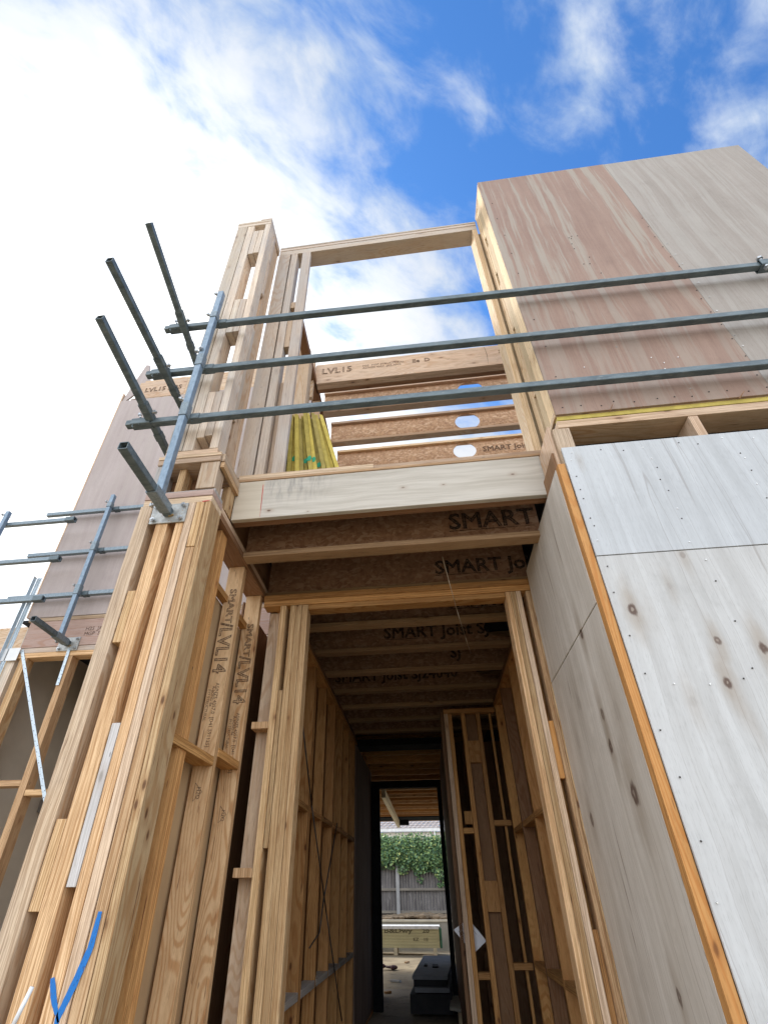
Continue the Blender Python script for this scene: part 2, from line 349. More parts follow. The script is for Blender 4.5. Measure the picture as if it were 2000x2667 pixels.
def sqtube(bm, p0, p1, w, h=None, up=Vector((0, 0, 1)), t=0.004, hollow=True):
    """hollow square tube with rounded corners and open ends"""
    p0, p1 = Vector(p0), Vector(p1); h = h or w; d, s, u = frame3(p1 - p0, up)
    def ring(p, ww, hh, r):
        out = []
        for sx_, sy_, a0 in ((1, 1, 0), (-1, 1, 90), (-1, -1, 180), (1, -1, 270)):
            for k in range(3):
                a = math.radians(a0 + 45 * k)
                out.append(bm.verts.new(p + s * (sx_ * (ww / 2 - r) + r * math.cos(a)) + u * (sy_ * (hh / 2 - r) + r * math.sin(a))))
        return out
    r = min(w, h) * 0.12
    A, B = ring(p0, w, h, r), ring(p1, w, h, r); n = len(A)
    for i in range(n): bm.faces.new((A[i], A[(i + 1) % n], B[(i + 1) % n], B[i]))
    if hollow:
        a, b = ring(p0, w - 2 * t, h - 2 * t, r * 0.6), ring(p1, w - 2 * t, h - 2 * t, r * 0.6)
        for i in range(n):
            bm.faces.new((a[i], b[i], b[(i + 1) % n], a[(i + 1) % n]))
            bm.faces.new((A[i], a[i], a[(i + 1) % n], A[(i + 1) % n])); bm.faces.new((B[i], B[(i + 1) % n], b[(i + 1) % n], b[i]))
    else:
        bm.faces.new(A[::-1]); bm.faces.new(B)
def cyl(bm, p0, p1, r0, r1=None, n=10):
    p0, p1 = Vector(p0), Vector(p1); r1 = r0 if r1 is None else r1; d, s, u = frame3(p1 - p0, Vector((0.1, 0.2, 1)))
    A = [bm.verts.new(p0 + (s * math.cos(k * 2 * math.pi / n) + u * math.sin(k * 2 * math.pi / n)) * r0) for k in range(n)]
    B = [bm.verts.new(p1 + (s * math.cos(k * 2 * math.pi / n) + u * math.sin(k * 2 * math.pi / n)) * r1) for k in range(n)]
    for i in range(n): bm.faces.new((A[i], A[(i + 1) % n], B[(i + 1) % n], B[i]))
    bm.faces.new(A[::-1]); bm.faces.new(B)
def wire(bm, pts, r, n=5):
    for a, b in zip(pts[:-1], pts[1:]): cyl(bm, a, b, r, r, n)
def text(parent, s, origin, xd, yd, size, mat, outline=False, name='printed_marking', squash=1.0, off=0.0012, bold=0.012):
    cu = bpy.data.curves.new('t', 'FONT'); cu.body = s; cu.size = size
    if outline:
        cu.fill_mode = 'NONE'; cu.bevel_depth = size * 0.028; cu.bevel_resolution = 0
    cu.resolution_u = 2
    tmp = bpy.data.objects.new('t', cu); COL.objects.link(tmp)
    dg = bpy.context.evaluated_depsgraph_get(); me = bpy.data.meshes.new_from_object(tmp.evaluated_get(dg))
    if not outline and bold:
        cu.fill_mode = 'NONE'; cu.bevel_depth = size * bold; cu.bevel_resolution = 0
        dg = bpy.context.evaluated_depsgraph_get(); dg.update(); me2 = bpy.data.meshes.new_from_object(tmp.evaluated_get(dg))
        b_ = bmesh.new(); b_.from_mesh(me); b_.from_mesh(me2); b_.to_mesh(me); b_.free()
    bpy.data.objects.remove(tmp); bpy.data.curves.remove(cu)
    xd = Vector(xd).normalized(); yd = Vector(yd).normalized(); zd = xd.cross(yd).normalized()
    M = Matrix((xd * squash, yd, zd)).transposed().to_4x4(); M.translation = Vector(origin) + zd * off
    me.transform(M)
    offv = Vector((0, 0, 0)); p = parent
    while p is not None: offv += p.location; p = p.parent
    me.transform(Matrix.Translation(-offv)); me.materials.clear(); me.materials.append(mat); me.name = name
    o = bpy.data.objects.new(name, me); COL.objects.link(o); o.parent = parent
    return o
def quadstrip(parent, name, pts, width, nrm, mat, off=0.0012):
    """flat painted stroke along pts (world) lying on a surface with normal nrm, ragged edge"""
    bm = bmesh.new(); nrm = Vector(nrm); prev = None
    fine = []
    for a, b in zip(pts[:-1], pts[1:]):
        a, b = Vector(a), Vector(b)
        for k in range(8): fine.append(a.lerp(b, k / 8))
    fine.append(Vector(pts[-1])); n = len(fine)
    for i, p in enumerate(fine):
        t_ = (fine[min(i + 1, n - 1)] - fine[max(i - 1, 0)]).normalized(); s_ = t_.cross(nrm)
        w = width * (0.35 + 0.65 * math.sin(math.pi * min(1, (i + 1.5) / n * 1.1)) ** 0.5) * random.uniform(0.94, 1.06) / 2
        q = (bm.verts.new(p + s_ * w + nrm * off), bm.verts.new(p - s_ * w + nrm * off))
        if prev: bm.faces.new((prev[0], prev[1], q[1], q[0]))
        prev = q
    return link(name, bm, mat, parent)

YF = 1.95                                                   # the front plane of the building

# ================================================================== LOWER LEFT CORNER POST
cp = thing('corner_post', 'tall pack of pale laminated studs with blue spray mark, left of the entry', 'timber post', (-1.33, 2.0, 0))
def st(x0, x1, z0, z1, k='lvl', y0=YF, y1=2.10, nm='stud'):
    return box(cp, nm, x0 + .0012, x1 - .0012, y0, y1, z0, z1, wood(k, 'z', 'x'))
st(-1.545, -1.467, 0, 3.31, 'lvlg'); st(-1.418, -1.346, 0, 3.31, 'lvl')
st(-1.302, -1.254, 0, 3.31, 'lvl', YF + .002); st(-1.252, -1.207, 0, 3.31, 'lvlg', YF)
st(-1.205, -1.156, 0, 2.985, 'lvl', YF + .003); st(-1.205, -1.156, 2.988, 3.31, 'lvl', YF)
st(-1.154, -1.115, 0, 3.31, 'lvl', YF + .001, 2.09)
for (a, b, z0, z1) in ((-1.465, -1.42, 2.43, 2.725), (-1.465, -1.42, 1.35, 1.655), (-1.465, -1.42, 0.2, 0.5)): st(a, b, z0, z1, 'lvl', YF + .004, 2.09, 'spacer_block')
o = st(-1.344, -1.304, 1.425, 2.033, 'bleach', YF + .003, 2.09, 'spacer_block'); o['label'] = 'weathered grey spacer block'
st(-1.344, -1.304, 0.1, 0.6, 'lvl', YF + .004, 2.09, 'spacer_block')
M_BLUE = None
m, g = newmat('blue_spray_paint')
gp = g.n('ShaderNodeNewGeometry').outputs['Position']
al = g.ss(g.noise(g.vm('MULTIPLY', gp, (1, 1, 0.4)), 160.0, 3.0, 0.7), 0.22, 0.46)
M_BLUE = finish(m, g, (0.012, 0.16, 0.50), 0.7, 0, alpha=al)
quadstrip(cp, 'spray_mark', [atY(*p, YF) for p in ((262, 2375), (236, 2470), (196, 2560), (150, 2655), (142, 2690))], 0.024, (0, -1, 0), M_BLUE)
quadstrip(cp, 'spray_mark', [atY(*p, YF) for p in ((137, 2548), (140, 2600), (152, 2665))], 0.020, (0, -1, 0), M_BLUE)
quadstrip(cp, 'crayon_mark', [atY(*p, YF) for p in ((527, 1306), (549, 1303))], 0.006, (0, -1, 0), M_RED)

# plates on the lower post, and along the side wall of the entry
tp = thing('top_plate', 'pair of timber plates capping the left corner post under the bracket', 'timber plate', (-1.33, 2.0, 3.31))
box(tp, 'plate', -1.535, -1.118, YF + .002, 2.095, 3.312, 3.356, wood('lvlg', 'x', 'z')); box(tp, 'plate', -1.535, -1.118, YF - .002, 2.095, 3.358, 3.402, wood('rim', 'x', 'z'))
box(tp, 'packer', -1.50, -1.12, 1.97, 2.09, 3.404, 3.43, wood('grey', 'x', 'z'))
sp = thing('top_plate', 'long brown plate running back on top of the side wall to the doorway', 'timber plate', (-1.19, 2.5, 3.3))
box(sp, 'plate', -1.262, -1.117, 2.098, 3.10, 3.302, 3.346, wood('brown', 'y', 'z')); box(sp, 'plate', -1.258, -1.121, 2.098, 3.10, 3.348, 3.392, wood('warm', 'y', 'z'))

fz = thing('floor_zone_box', 'short blocks between plates forming a box above the left corner post', 'timber framing', (-1.33, 2.0, 3.43))
box(fz, 'block', -1.243, -1.125, 1.96, 2.05, 3.432, 3.65, wood('lvlg', 'z', 'y')); box(fz, 'block', -1.53, -1.487, 1.96, 2.09, 3.432, 3.65, wood('grey', 'z', 'x'))
box(fz, 'block', -1.40, -1.355, 2.00, 2.09, 3.432, 3.65, wood('lvl', 'z', 'x'))
box(fz, 'backing_board', -1.53, -1.165, 2.10, 2.115, 3.432, 3.65, wood('brown', 'x', 'y'))
box(fz, 'plate', -1.528, -1.122, YF + .001, 2.20, 3.652, 3.694, wood('warm', 'x', 'z')); box(fz, 'floor_sheet', -1.53, -1.121, YF - .002, 2.215, 3.696, 3.722, wood('lvlg', 'x', 'z'))
box(fz, 'return_plate', -1.119, -1.095, 1.965, 2.224, 3.60, 3.645, wood('lvl', 'y', 'z')); box(fz, 'return_plate', -1.119, -1.10, 1.965, 2.224, 3.655, 3.72, wood('lvlg', 'y', 'z'))
box(fz, 'block', -1.16, -1.117, 2.13, 2.222, 3.40, 3.598, wood('lvl', 'z', 'x'))

# ================================================================== UPPER LEFT COLUMN
uc = thing('upper_column', 'tall weathered stud column with see-through slots above the left corner post', 'timber column', (-1.33, 2.0, 3.72))
def su(x0, x1, z0, z1, k='pine', y0=YF, y1=2.08, nm='stud', stack='x'):
    return box(uc, nm, x0 + .0012, x1 - .0012, y0, y1, z0, z1, wood(k, 'z', stack))
su(-1.498, -1.396, 3.768, 7.04); su(-1.394, -1.324, 3.768, 7.04, 'pine', YF + .003); su(-1.213, -1.158, 3.768, 7.04, 'pine', YF + .002, 2.062)
for (z0, z1) in ((6.435, 6.922), (5.105, 5.61), (3.887, 4.358)):
    su(-1.322, -1.269, z0 + random.uniform(-.01, .01), z1, 'pine', YF + .004, 2.07, 'spacer_block'); su(-1.267, -1.215, z0 + .006, z1 - .006, 'pine', YF + .002, 2.07, 'spacer_block')
box(uc, 'bottom_plate', -1.50, -1.155, YF + .004, 2.08, 3.724, 3.766, wood('lvlg', 'x', 'z'))
box(uc, 'top_plate', -1.503, -1.158, YF, 2.08, 7.042, 7.088, wood('pine', 'x', 'z')); box(uc, 'top_plate', -1.503, -1.158, YF - .002, 2.08, 7.09, 7.132, wood('pine', 'x', 'z')); box(uc, 'top_plate', -1.27, -1.158, YF - .003, 2.08, 7.134, 7.157, wood('pine', 'x', 'z'))
# side faces of the column, running back to the upper opening
box(uc, 'return_plate', -1.215, -1.156, 2.082, 2.245, 7.03, 7.15, wood('warm', 'y', 'z'))
box(uc, 'notched_stud', -1.20, -1.150, 2.064, 2.098, 5.9, 7.03, wood('pine', 'z', 'y')); su(-1.21, -1.165, 3.768, 7.03, 'warm', 2.11, 2.19, 'stud')
box(uc, 'infill_stud', -1.215, -1.17, 2.20, 2.246, 3.768, 7.03, wood('warm', 'z', 'x'))
box(uc, 'packer_block', -1.20, -1.160, 2.064, 2.108, 4.2, 5.35, wood('pine', 'z', 'y'))

# recessed studs beside the upper opening
rs = thing('recessed_stud_group', 'smooth upright studs beside the upper opening, left of the leaning yellow boards', 'timber studs', (-1.0, 2.3, 3.79))
def sr(x0, x1, z0, z1, k='warm', y0=2.25, y1=2.34, stack='x', nm='stud'):
    return box(rs, nm, x0, x1, y0, y1, z0, z1, wood(k, 'z', stack))
sr(-1.155, -1.036, 3.80, 7.06, 'pine', 2.252, 2.295, 'y'); sr(-1.022, -0.958, 3.80, 7.06, 'pine'); sr(-0.905, -0.818, 3.80, 7.06, 'pine', 2.25, 2.29)
sr(-0.955, -0.908, 5.34, 5.80, 'warm', 2.256, 2.33, nm='spacer_block'); sr(-0.955, -0.908, 6.0, 6.1, 'warm', 2.27, 2.33, nm='spacer_block')
sr(-1.15, -1.035, 3.80, 7.06, 'brown', 2.31, 2.34, 'y', 'backing_board'); sr(-0.952, -0.915, 3.80, 4.9, 'warm', 2.30, 2.34)
hd = thing('header_beam', 'slender header spanning the top of the upper opening against the sky', 'timber beam', (0, 2.3, 7.1))
box(hd, 'header', -1.156, 0.895, 2.256, 2.40, 7.062, 7.15, wood('pine', 'x', 'z')); box(hd, 'top_plate', -1.156, 0.895, 2.252, 2.40, 7.152, 7.195, wood('pine', 'x', 'z')); box(hd, 'top_plate', -1.156, 0.895, 2.248, 2.40, 7.197, 7.222, wood('pine', 'x', 'z'))

# ================================================================== WHITE BEAM
knb = [(atY(700, 1330, 2.23).x, atY(700, 1330, 2.23).z, .010, 1), (atY(1050, 1270, 2.23).x, atY(1050, 1270, 2.23).z, .009, .7), (atY(1155, 1262, 2.23).x, atY(1155, 1262, 2.23).z, .007, .7), (atY(802, 1332, 2.23).x, atY(802, 1332, 2.23).z, .006, .6), (atY(1335, 1235, 2.23).x, atY(1335, 1235, 2.23).z, .009, .8)]
def beam_mat():
    m, g = newmat('whitened_beam_face')
    geo = g.n('ShaderNodeNewGeometry').outputs['Position']; X, Y, Z = g.sep(geo)
    wob = g.noise(g.comb(g.m('MULTIPLY', X, 1.5), 0.0, g.m('MULTIPLY', Z, 3.0)), 1.0, 3.0)
    zz = g.m('ADD', Z, g.m('MULTIPLY', wob, 0.10))
    a = g.noise(g.comb(g.m('MULTIPLY', X, 1.2), 0.0, g.m('MULTIPLY', zz, 26.0)), 1.0, 5.0, 0.62)
    col = g.mix(g.ss(a, 0.35, 0.7), (0.56, 0.525, 0.47), (0.42, 0.385, 0.33))
    b = g.noise(g.comb(g.m('MULTIPLY', X, 30.0), 0.0, g.m('MULTIPLY', Z, 5.0)), 1.0, 4.0, 0.7)
    stain = g.m('MULTIPLY', g.m('MULTIPLY', g.ss(b, 0.42, 0.66), g.ss(X, -0.42, -0.62)), g.ss(X, -0.95, -0.85))
    stain = g.m('MULTIPLY', stain, g.ss(Z, 3.45, 3.66))
    col = g.mix(g.m('MULTIPLY', stain, 0.65), col, (0.24, 0.23, 0.22))
    col = g.mix(g.ss(X, -0.93, -0.925, 0.55, 0.0), col, (0.58, 0.49, 0.36))
    wrp = g.noise(g.vm('MULTIPLY', geo, (30, 1, 30)), 1.0, 3.0)
    for (ku, kz, ks, st_) in knb:
        du = g.m('MULTIPLY', g.m('SUBTRACT', X, ku), 0.6 / ks); dz = g.m('MULTIPLY', g.m('SUBTRACT', Z, kz), 1.0 / ks)
        r = g.m('ADD', g.m('SQRT', g.m('ADD', g.m('MULTIPLY', du, du), g.m('MULTIPLY', dz, dz))), g.m('MULTIPLY', g.m('SUBTRACT', wrp, 0.5), 1.2))
        col = g.mix(g.m('MULTIPLY', g.ss(r, 0.6, 3.2, 1.0, 0.0), 0.4 * st_), col, (0.34, 0.24, 0.17))
        col = g.mix(g.m('MULTIPLY', g.ss(r, 0.3, 1.0, 1.0, 0.0), 0.9 * st_), col, (0.12, 0.07, 0.05))
    return finish(m, g, col, 0.7, 0, a, 0.2, 0.001, spec=0.25)
wb = thing('floor_beam', 'deep whitened beam spanning the entry beneath the upper opening', 'timber beam', (0, 2.27, 3.4))
bm = bmesh.new(); addbox(bm, -1.118, 0.852, 2.23, 2.262, 3.40, 3.728, 0.002); bf = link('beam_face', bm, beam_mat(), wb)
box(wb, 'inner_ply', -1.118, 0.85, 2.264, 2.31, 3.402, 3.726, wood('brown', 'x', 'y'))
quadstrip(wb, 'crayon_line', [atY(*p, 2.23) for p in ((686, 1262), (682, 1300), (677, 1346))], 0.0045, (0, -1, 0), M_RED)
fe = thing('floor_edge_strip', 'thin pale strips of floor sheet and plate lying on the whitened beam', 'floor edge', (0, 2.27, 3.73))
box(fe, 'floor_sheet', -1.118, 0.875, 2.226, 2.32, 3.730, 3.750, wood('soft', 'x', 'z')); box(fe, 'bottom_plate', -1.118, -0.20, 2.232, 2.33, 3.752, 3.796, wood('lvlg', 'x', 'z')); box(fe, 'bottom_plate', -0.198, 0.89, 2.234, 2.33, 3.752, 3.786, wood('lvlg', 'x', 'z'))

# ================================================================== FLOOR DECK
def deck(x0, x1, y0, y1, lab):
    t = thing('floor_deck', lab, 'floor deck', ((x0 + x1) / 2, (y0 + y1) / 2, 3.71))
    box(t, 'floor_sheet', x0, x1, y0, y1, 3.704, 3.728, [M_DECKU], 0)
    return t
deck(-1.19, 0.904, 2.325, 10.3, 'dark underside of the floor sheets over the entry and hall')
t = thing('floor_deck', 'yellow edged floor sheet showing as a strip under the brown upper wall', 'floor deck', (3, 5, 3.71))
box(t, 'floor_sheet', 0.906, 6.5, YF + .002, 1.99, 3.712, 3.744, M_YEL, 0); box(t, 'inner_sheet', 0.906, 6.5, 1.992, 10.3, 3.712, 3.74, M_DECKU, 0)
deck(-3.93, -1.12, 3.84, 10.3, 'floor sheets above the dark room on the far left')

# ================================================================== UPPER RIGHT WALL
uw = thing('upper_wall', 'upper storey wall sheeted in two brown plywood panels on the right', 'wall', (2.0, 2.1, 3.745))
PB = ply('brown_ply', (0.345, 0.24, 0.19), (0.255, 0.165, 0.13), 'y', (), ((0.37, 0.345, 0.295), 0.66, 3.9, 6.0), lines=0.15)
PG = ply('greyed_ply', (0.37, 0.335, 0.305), (0.285, 0.25, 0.22), 'y', (), ((0.43, 0.415, 0.385), 0.30, 3.9, 6.0), lines=0.15)
xs = 2.092
bm = bmesh.new(); addbox(bm, 0.902, xs - .002, YF - .012, YF, 3.748, 7.27, 0.001); link('cladding_sheet', bm, PB, uw)['label'] = 'redder streaked plywood sheet'
bm = bmesh.new(); addbox(bm, xs + .002, 3.302, YF - .009, YF, 3.748, 7.272, 0.001); link('cladding_sheet', bm, PG, uw)['label'] = 'paler grey plywood sheet'
box(uw, 'back_sheet', 0.93, 3.30, 2.235, 2.245, 3.75, 7.25, wood('brown', 'z', 'y'))  # back ply added to block light passing behind the cladding
box(uw, 'top_plate', 0.90, 3.30, YF + .002, 2.24, 7.215, 7.262, wood('lvlg', 'x', 'z'))
# reveal: studs standing side by side, slots between
box(uw, 'stud', 0.900, 0.945, YF + .001, 2.049, 3.79, 7.21, wood('cream', 'z', 'y')); box(uw, 'stud', 0.902, 0.945, 2.051, 2.128, 3.79, 7.21, wood('cream', 'z', 'y'))
box(uw, 'stud', 0.903, 0.945, 2.172, 2.236, 3.79, 7.21, wood('cream', 'z', 'y'))
for z0, z1 in ((4.22, 4.86), (5.05, 5.72), (5.92, 6.42), (6.60, 7.20)):
    box(uw, 'spacer_block', 0.906, 0.945, 2.130, 2.170, z0, z1, wood('cream', 'z', 'y'))
box(uw, 'bottom_plate', 0.896, 3.30, YF + .002, 2.236, 3.746, 3.788, wood('lvlg', 'x', 'z'))
tr = thing('trimmer_stud', 'tall cream trimmer studs at the right edge of the upper opening', 'timber studs', (0.86, 2.3, 3.79))
box(tr, 'stud', 0.845, 0.893, 2.256, 2.40, 3.80, 7.06, wood('cream', 'z', 'x')); box(tr, 'stud', 0.895, 0.94, 2.300, 2.42, 3.80, 7.06, wood('cream', 'z', 'x'))
# nails
def nails(parent, pts, mat, r=0.0045, yoff=-0.013, name='nail'):
    bm = bmesh.new(); cyl(bm, (0, 0, 0), (0, -0.0025, 0), r, r * 0.8, 8)
    me = bpy.data.meshes.new(name); bmesh.ops.recalc_face_normals(bm, faces=bm.faces); bm.to_mesh(me); bm.free(); me.materials.append(mat)
    for p in pts:
        o = bpy.data.objects.new(name, me); COL.objects.link(o); o.parent = parent; o.location = Vector((p[0], YF + yoff, p[1])) - parent.location
rn = random.Random(3)
pts = [(0.96 + i * 0.10 + rn.uniform(-.02, .02), 3.80 + rn.uniform(-.015, .02)) for i in range(12)]
pts += [(xs - .02 + rn.uniform(-.012, .012), 3.95 + i * 0.16 + rn.uniform(-.03, .03)) for i in range(14)]
pts += [(0.95 + rn.uniform(-.01, .03), 4.1 + i * 0.33) for i in range(9)] + [(1.5 + rn.uniform(-.05, .05), 5.5 + rn.uniform(-.3, .5)) for i in range(10)]
nails(uw, pts, M_NAIL)
pts = [(xs + .025 + rn.uniform(-.012, .012), 3.9 + i * 0.15 + rn.uniform(-.04, .04)) for i in range(12)] + [(1.6 + rn.uniform(-.5, .5), 3.85 + rn.uniform(0, .5)) for i in range(9)] + [(2.7 + rn.uniform(-.3, .3), 4.4 + rn.uniform(0, 1)) for i in range(6)]
nails(uw, pts, M_NAILB)
for (a, b) in (((1588, 1070), (1596, 1052)), ((1925, 1038), (1938, 1018))):
    bm = bmesh.new(); p = atY(*a, YF - .012); q_ = atY(*b, YF - .03); cyl(bm, p, q_, .004, .0015, 6); link('splinter', bm, wood('brown', 'z', 'x'), uw)

# band between floors on the right
fb = thing('rim_band', 'timber plate and blocks bridging the dark gap between brown and white cladding', 'timber framing', (2.5, 2.0, 3.47))
box(fb, 'plate', 0.898, 6.5, YF + .003, 2.10, 3.650, 3.708, wood('lvlg', 'x', 'z'))
box(fb, 'block', 0.862, 0.955, YF + .004, 2.13, 3.30, 3.646, wood('lvlg', 'z', 'x'))
for x in (1.60, 2.25, 2.9, 3.55, 4.2): box(fb, 'block', x, x + .05, YF + .004, 2.13, 3.44, 3.646, wood('lvlg', 'z', 'x'))
box(fb, 'backing_board', 0.96, 6.5, 2.62, 2.65, 3.30, 3.70, wood('brown', 'x', 'y'))
box(fb, 'wrap_strip', 0.846, 0.860, YF + .03, 2.22, 3.36, 3.70, wood('warm', 'z', 'x'))
text(fb, 'HP', (0.8595, 2.06, 3.52), (0, -1, 0), (0, 0, 1), 0.05, M_INK, True)

# ================================================================== LOWER RIGHT WALL
lw = thing('lower_wall', 'lower wall sheeted in whitened knotty plywood to the right of the entry', 'wall', (2.5, 2.4, 0))
kp = [(1645, 1592, .026, 1), (1865, 1672, .018, .9), (1985, 1690, .024, 1), (1892, 1780, .024, 1), (1775, 1450, .018, .6), (1742, 1530, .016, .45), (1800, 1830, .02, .45), (1960, 1895, .016, .4), (1508, 1205, .013, .45), (1690, 1600, .02, .25)]
kn = []
for x_, y_, s_, t_ in kp:
    p = atY(x_, y_, YF); kn.append((p.x, p.z, s_, t_))
PW = ply('white_ply_face', (0.57, 0.575, 0.575), (0.42, 0.415, 0.405), 'y', kn, None, lines=0.35)
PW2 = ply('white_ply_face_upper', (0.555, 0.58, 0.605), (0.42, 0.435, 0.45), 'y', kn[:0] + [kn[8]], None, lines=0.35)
kp = [(1513, 1650, .012, 1), (1568, 1860, .013, .9), (1590, 1945, .013, 1), (1506, 1830, .02, .5), (1652, 2070, .02, 1), (1540, 2135, .014, .9), (1605, 1850, .02, .45), (1505, 1930, .02, .45), (1769, 2600, .012, .9)]
kr = []
for x_, y_, s_, t_ in kp:
    p = atX(x_, y_, 0.827)
    if 1.95 < p.y < 2.95: kr.append((p.y, p.z, s_ * 2.1, t_))
PR = ply('white_ply_return', (0.68, 0.635, 0.58), (0.48, 0.43, 0.37), 'x', kr, None, lines=0.75)
bm = bmesh.new(); addbox(bm, 0.868, 6.5, YF - .011, YF - .001, 0.0, 2.728, 0.001); link('cladding_sheet', bm, PW, lw)['label'] = 'tall knotty lower sheet'
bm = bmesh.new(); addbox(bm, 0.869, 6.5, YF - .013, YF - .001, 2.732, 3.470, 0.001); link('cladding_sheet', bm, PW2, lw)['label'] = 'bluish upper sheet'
bm = bmesh.new(); addbox(bm, 0.828, 0.838, YF + .045, 2.985, 0.0, 2.508, 0.0008); link('return_sheet', bm, PR, lw)['label'] = 'inner lower sheet facing the entry'
bm = bmesh.new(); addbox(bm, 0.826, 0.838, YF + .045, 2.985, 2.512, 3.36, 0.0008); link('return_sheet', bm, PR, lw)['label'] = 'inner upper sheet facing the entry'
box(lw, 'corner_stud', 0.829, 0.8665, YF - .001, YF + .044, 0, 3.36, wood('orange', 'z', 'y'))
box(lw, 'back_sheet', 0.90, 6.5, 2.20, 2.21, 0, 3.30, wood('brown', 'z', 'y')); box(lw, 'trim_strip', 0.835, 0.852, 2.0, 2.24, 3.362, 3.50, wood('brown', 'z', 'x'))
pts = []
for i in range(17): pts.append((0.93 + i * 0.13 + rn.uniform(-.04, .04), 3.44 - rn.uniform(0, .045)))
for cxn in (0.90, 1.30, 1.73): 
    for i in range(7): pts.append((cxn + rn.uniform(-.01, .01), 2.80 + i * 0.09 + rn.uniform(-.03, .03)))
for cxn in (0.895, 1.32, 1.75):
    for i in range(8): pts.append((cxn + rn.uniform(-.012, .012), 2.70 - i * 0.19 + rn.uniform(-.05, .05)))
for i in range(8): pts.append((1.0 + i * .13, 2.10 + rn.uniform(-.02, .02)))
random.Random(5).shuffle(pts)
nails(lw, pts[:44], M_NAIL, .0036, -.0135); nails(lw, pts[44:80], M_NAILB, .0036, -.0135)

# ================================================================== I-JOISTS
def joist(lab, x0, x1, y0, z0, h, name='floor_joist', hole=None, fl='soft', group='i-joists over the entry and hall', wd=0.088, txt=None, tsize=.15, tm=None):
    t = thing(name, lab, 'joist', ((x0 + x1) / 2, y0 + wd / 2, z0), group)
    box(t, 'flange', x0, x1, y0, y0 + wd, z0, z0 + .040, wood(fl, 'x', 'z')); box(t, 'flange', x0, x1, y0, y0 + wd, z0 + h - .040, z0 + h, wood(fl, 'x', 'z'))
    yc = y0 + wd / 2 - .005; bm = bmesh.new(); zA, zB = z0 + .039, z0 + h - .039
    if hole:
        hx, hr = hole; zc_ = (zA + zB) / 2; N = 32
        rings = []
        for yy in (yc, yc + .010):
            inner = [bm.verts.new((hx + hr[0] * math.cos(2 * math.pi * k / N), yy, zc_ + hr[1] * math.sin(2 * math.pi * k / N))) for k in range(N)]
            outer = []
            for k in range(N):
                c_, s_ = math.cos(2 * math.pi * k / N), math.sin(2 * math.pi * k / N); a = (zB - zA) / 2; w_ = hr[0] * 1.5
                f_ = min(w_ / abs(c_) if abs(c_) > 1e-6 else 1e9, a / abs(s_) if abs(s_) > 1e-6 else 1e9)
                outer.append(bm.verts.new((hx + c_ * f_, yy, zc_ + s_ * f_)))
            for k in range(N): bm.faces.new((inner[k], inner[(k + 1) % N], outer[(k + 1) % N], outer[k]))
            rings.append(inner)
        for k in range(N): bm.faces.new((rings[0][k], rings[0][(k + 1) % N], rings[1][(k + 1) % N], rings[1][k]))
        # corners of the hole cell and the plain web either side
        w_ = hr[0] * 1.5; 
        addbox(bm, x0, hx - w_ + .0005, yc, yc + .010, zA, zB); addbox(bm, hx + w_ - .0005, x1, yc, yc + .010, zA, zB)
        ang = math.atan2((zB - zA) / 2, w_)
        kk = [k for k in range(N)]
        for sx_ in (1, -1):
            for sz_ in (1, -1):
                cand = [(hx + sx_ * w_, yy, zc_ + sz_ * (zB - zA) / 2) for yy in (yc, yc + .010)]
                # triangle filling from the two outer points around the corner
                best = sorted(range(N), key=lambda k: abs(((2 * math.pi * k / N) - (ang if (sx_, sz_) == (1, 1) else math.pi - ang if (sx_, sz_) == (-1, 1) else math.pi + ang if (sx_, sz_) == (-1, -1) else 2 * math.pi - ang))))[:2]
                for j, yy in enumerate((yc, yc + .010)):
                    pv = []
                    for k in best:
                        c_, s_ = math.cos(2 * math.pi * k / N), math.sin(2 * math.pi * k / N); a = (zB - zA) / 2
                        f_ = min(w_ / abs(c_) if abs(c_) > 1e-6 else 1e9, a / abs(s_) if abs(s_) > 1e-6 else 1e9)
                        pv.append(bm.verts.new((hx + c_ * f_, yy, zc_ + s_ * f_)))
                    pv.append(bm.verts.new(cand[j])); bm.faces.new(pv)
    else: addbox(bm, x0, x1, yc, yc + .010, zA, zB)
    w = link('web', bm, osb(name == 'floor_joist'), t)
    for (s_, tx, sz_) in (txt or ()):
        text(t, s_, (tx, yc, z0 + h * 0.5 - sz_ * 0.34), (1, 0, 0), (0, 0, 1), sz_, tm or M_INK, bold=.022, squash=.95)
        if s_.startswith('SMART'): quadstrip(t, 'printed_marking', [(tx, yc, z0 + h * .5 - sz_ * .42), (tx + sz_ * 2.9, yc, z0 + h * .5 - sz_ * .42)], sz_ * .05, (0, -1, 0), tm or M_INK)
    return t
joist('first floor joist behind the whitened beam over the entry, stamped SMART Joist', -1.115, 0.85, 2.495, 3.302, .39, txt=(('SMART Joist', 0.27, .19),))
joist('floor joist directly over the entry doorway, second behind the whitened beam', -1.115, 0.86, 3.03, 3.305, .39, txt=(('SMART Joist SJ', 0.18, .17),))
names = ['third', 'fourth', 'fifth', 'sixth', 'seventh', 'eighth', 'ninth']
for i, (y0, tx, s_, hole) in enumerate(((3.55, 0.28, 'SMART', None), (4.07, -0.30, 'SMART Joist SJ', (0.86, (.22, .11))), (4.59, .34, 'SJ', None), (5.12, -0.95, 'SMART Joist SJ24040', (0.9, (.25, .11))), (5.66, 0, '', None), (6.2, 0, '', None), (6.74, 0, '', None))):
    joist('%s floor joist behind the whitened beam, in the dark hall ceiling' % names[i], -1.06, 2.6, y0, 3.30, .39, hole=hole, txt=((s_, tx, .17),) if s_ else None)
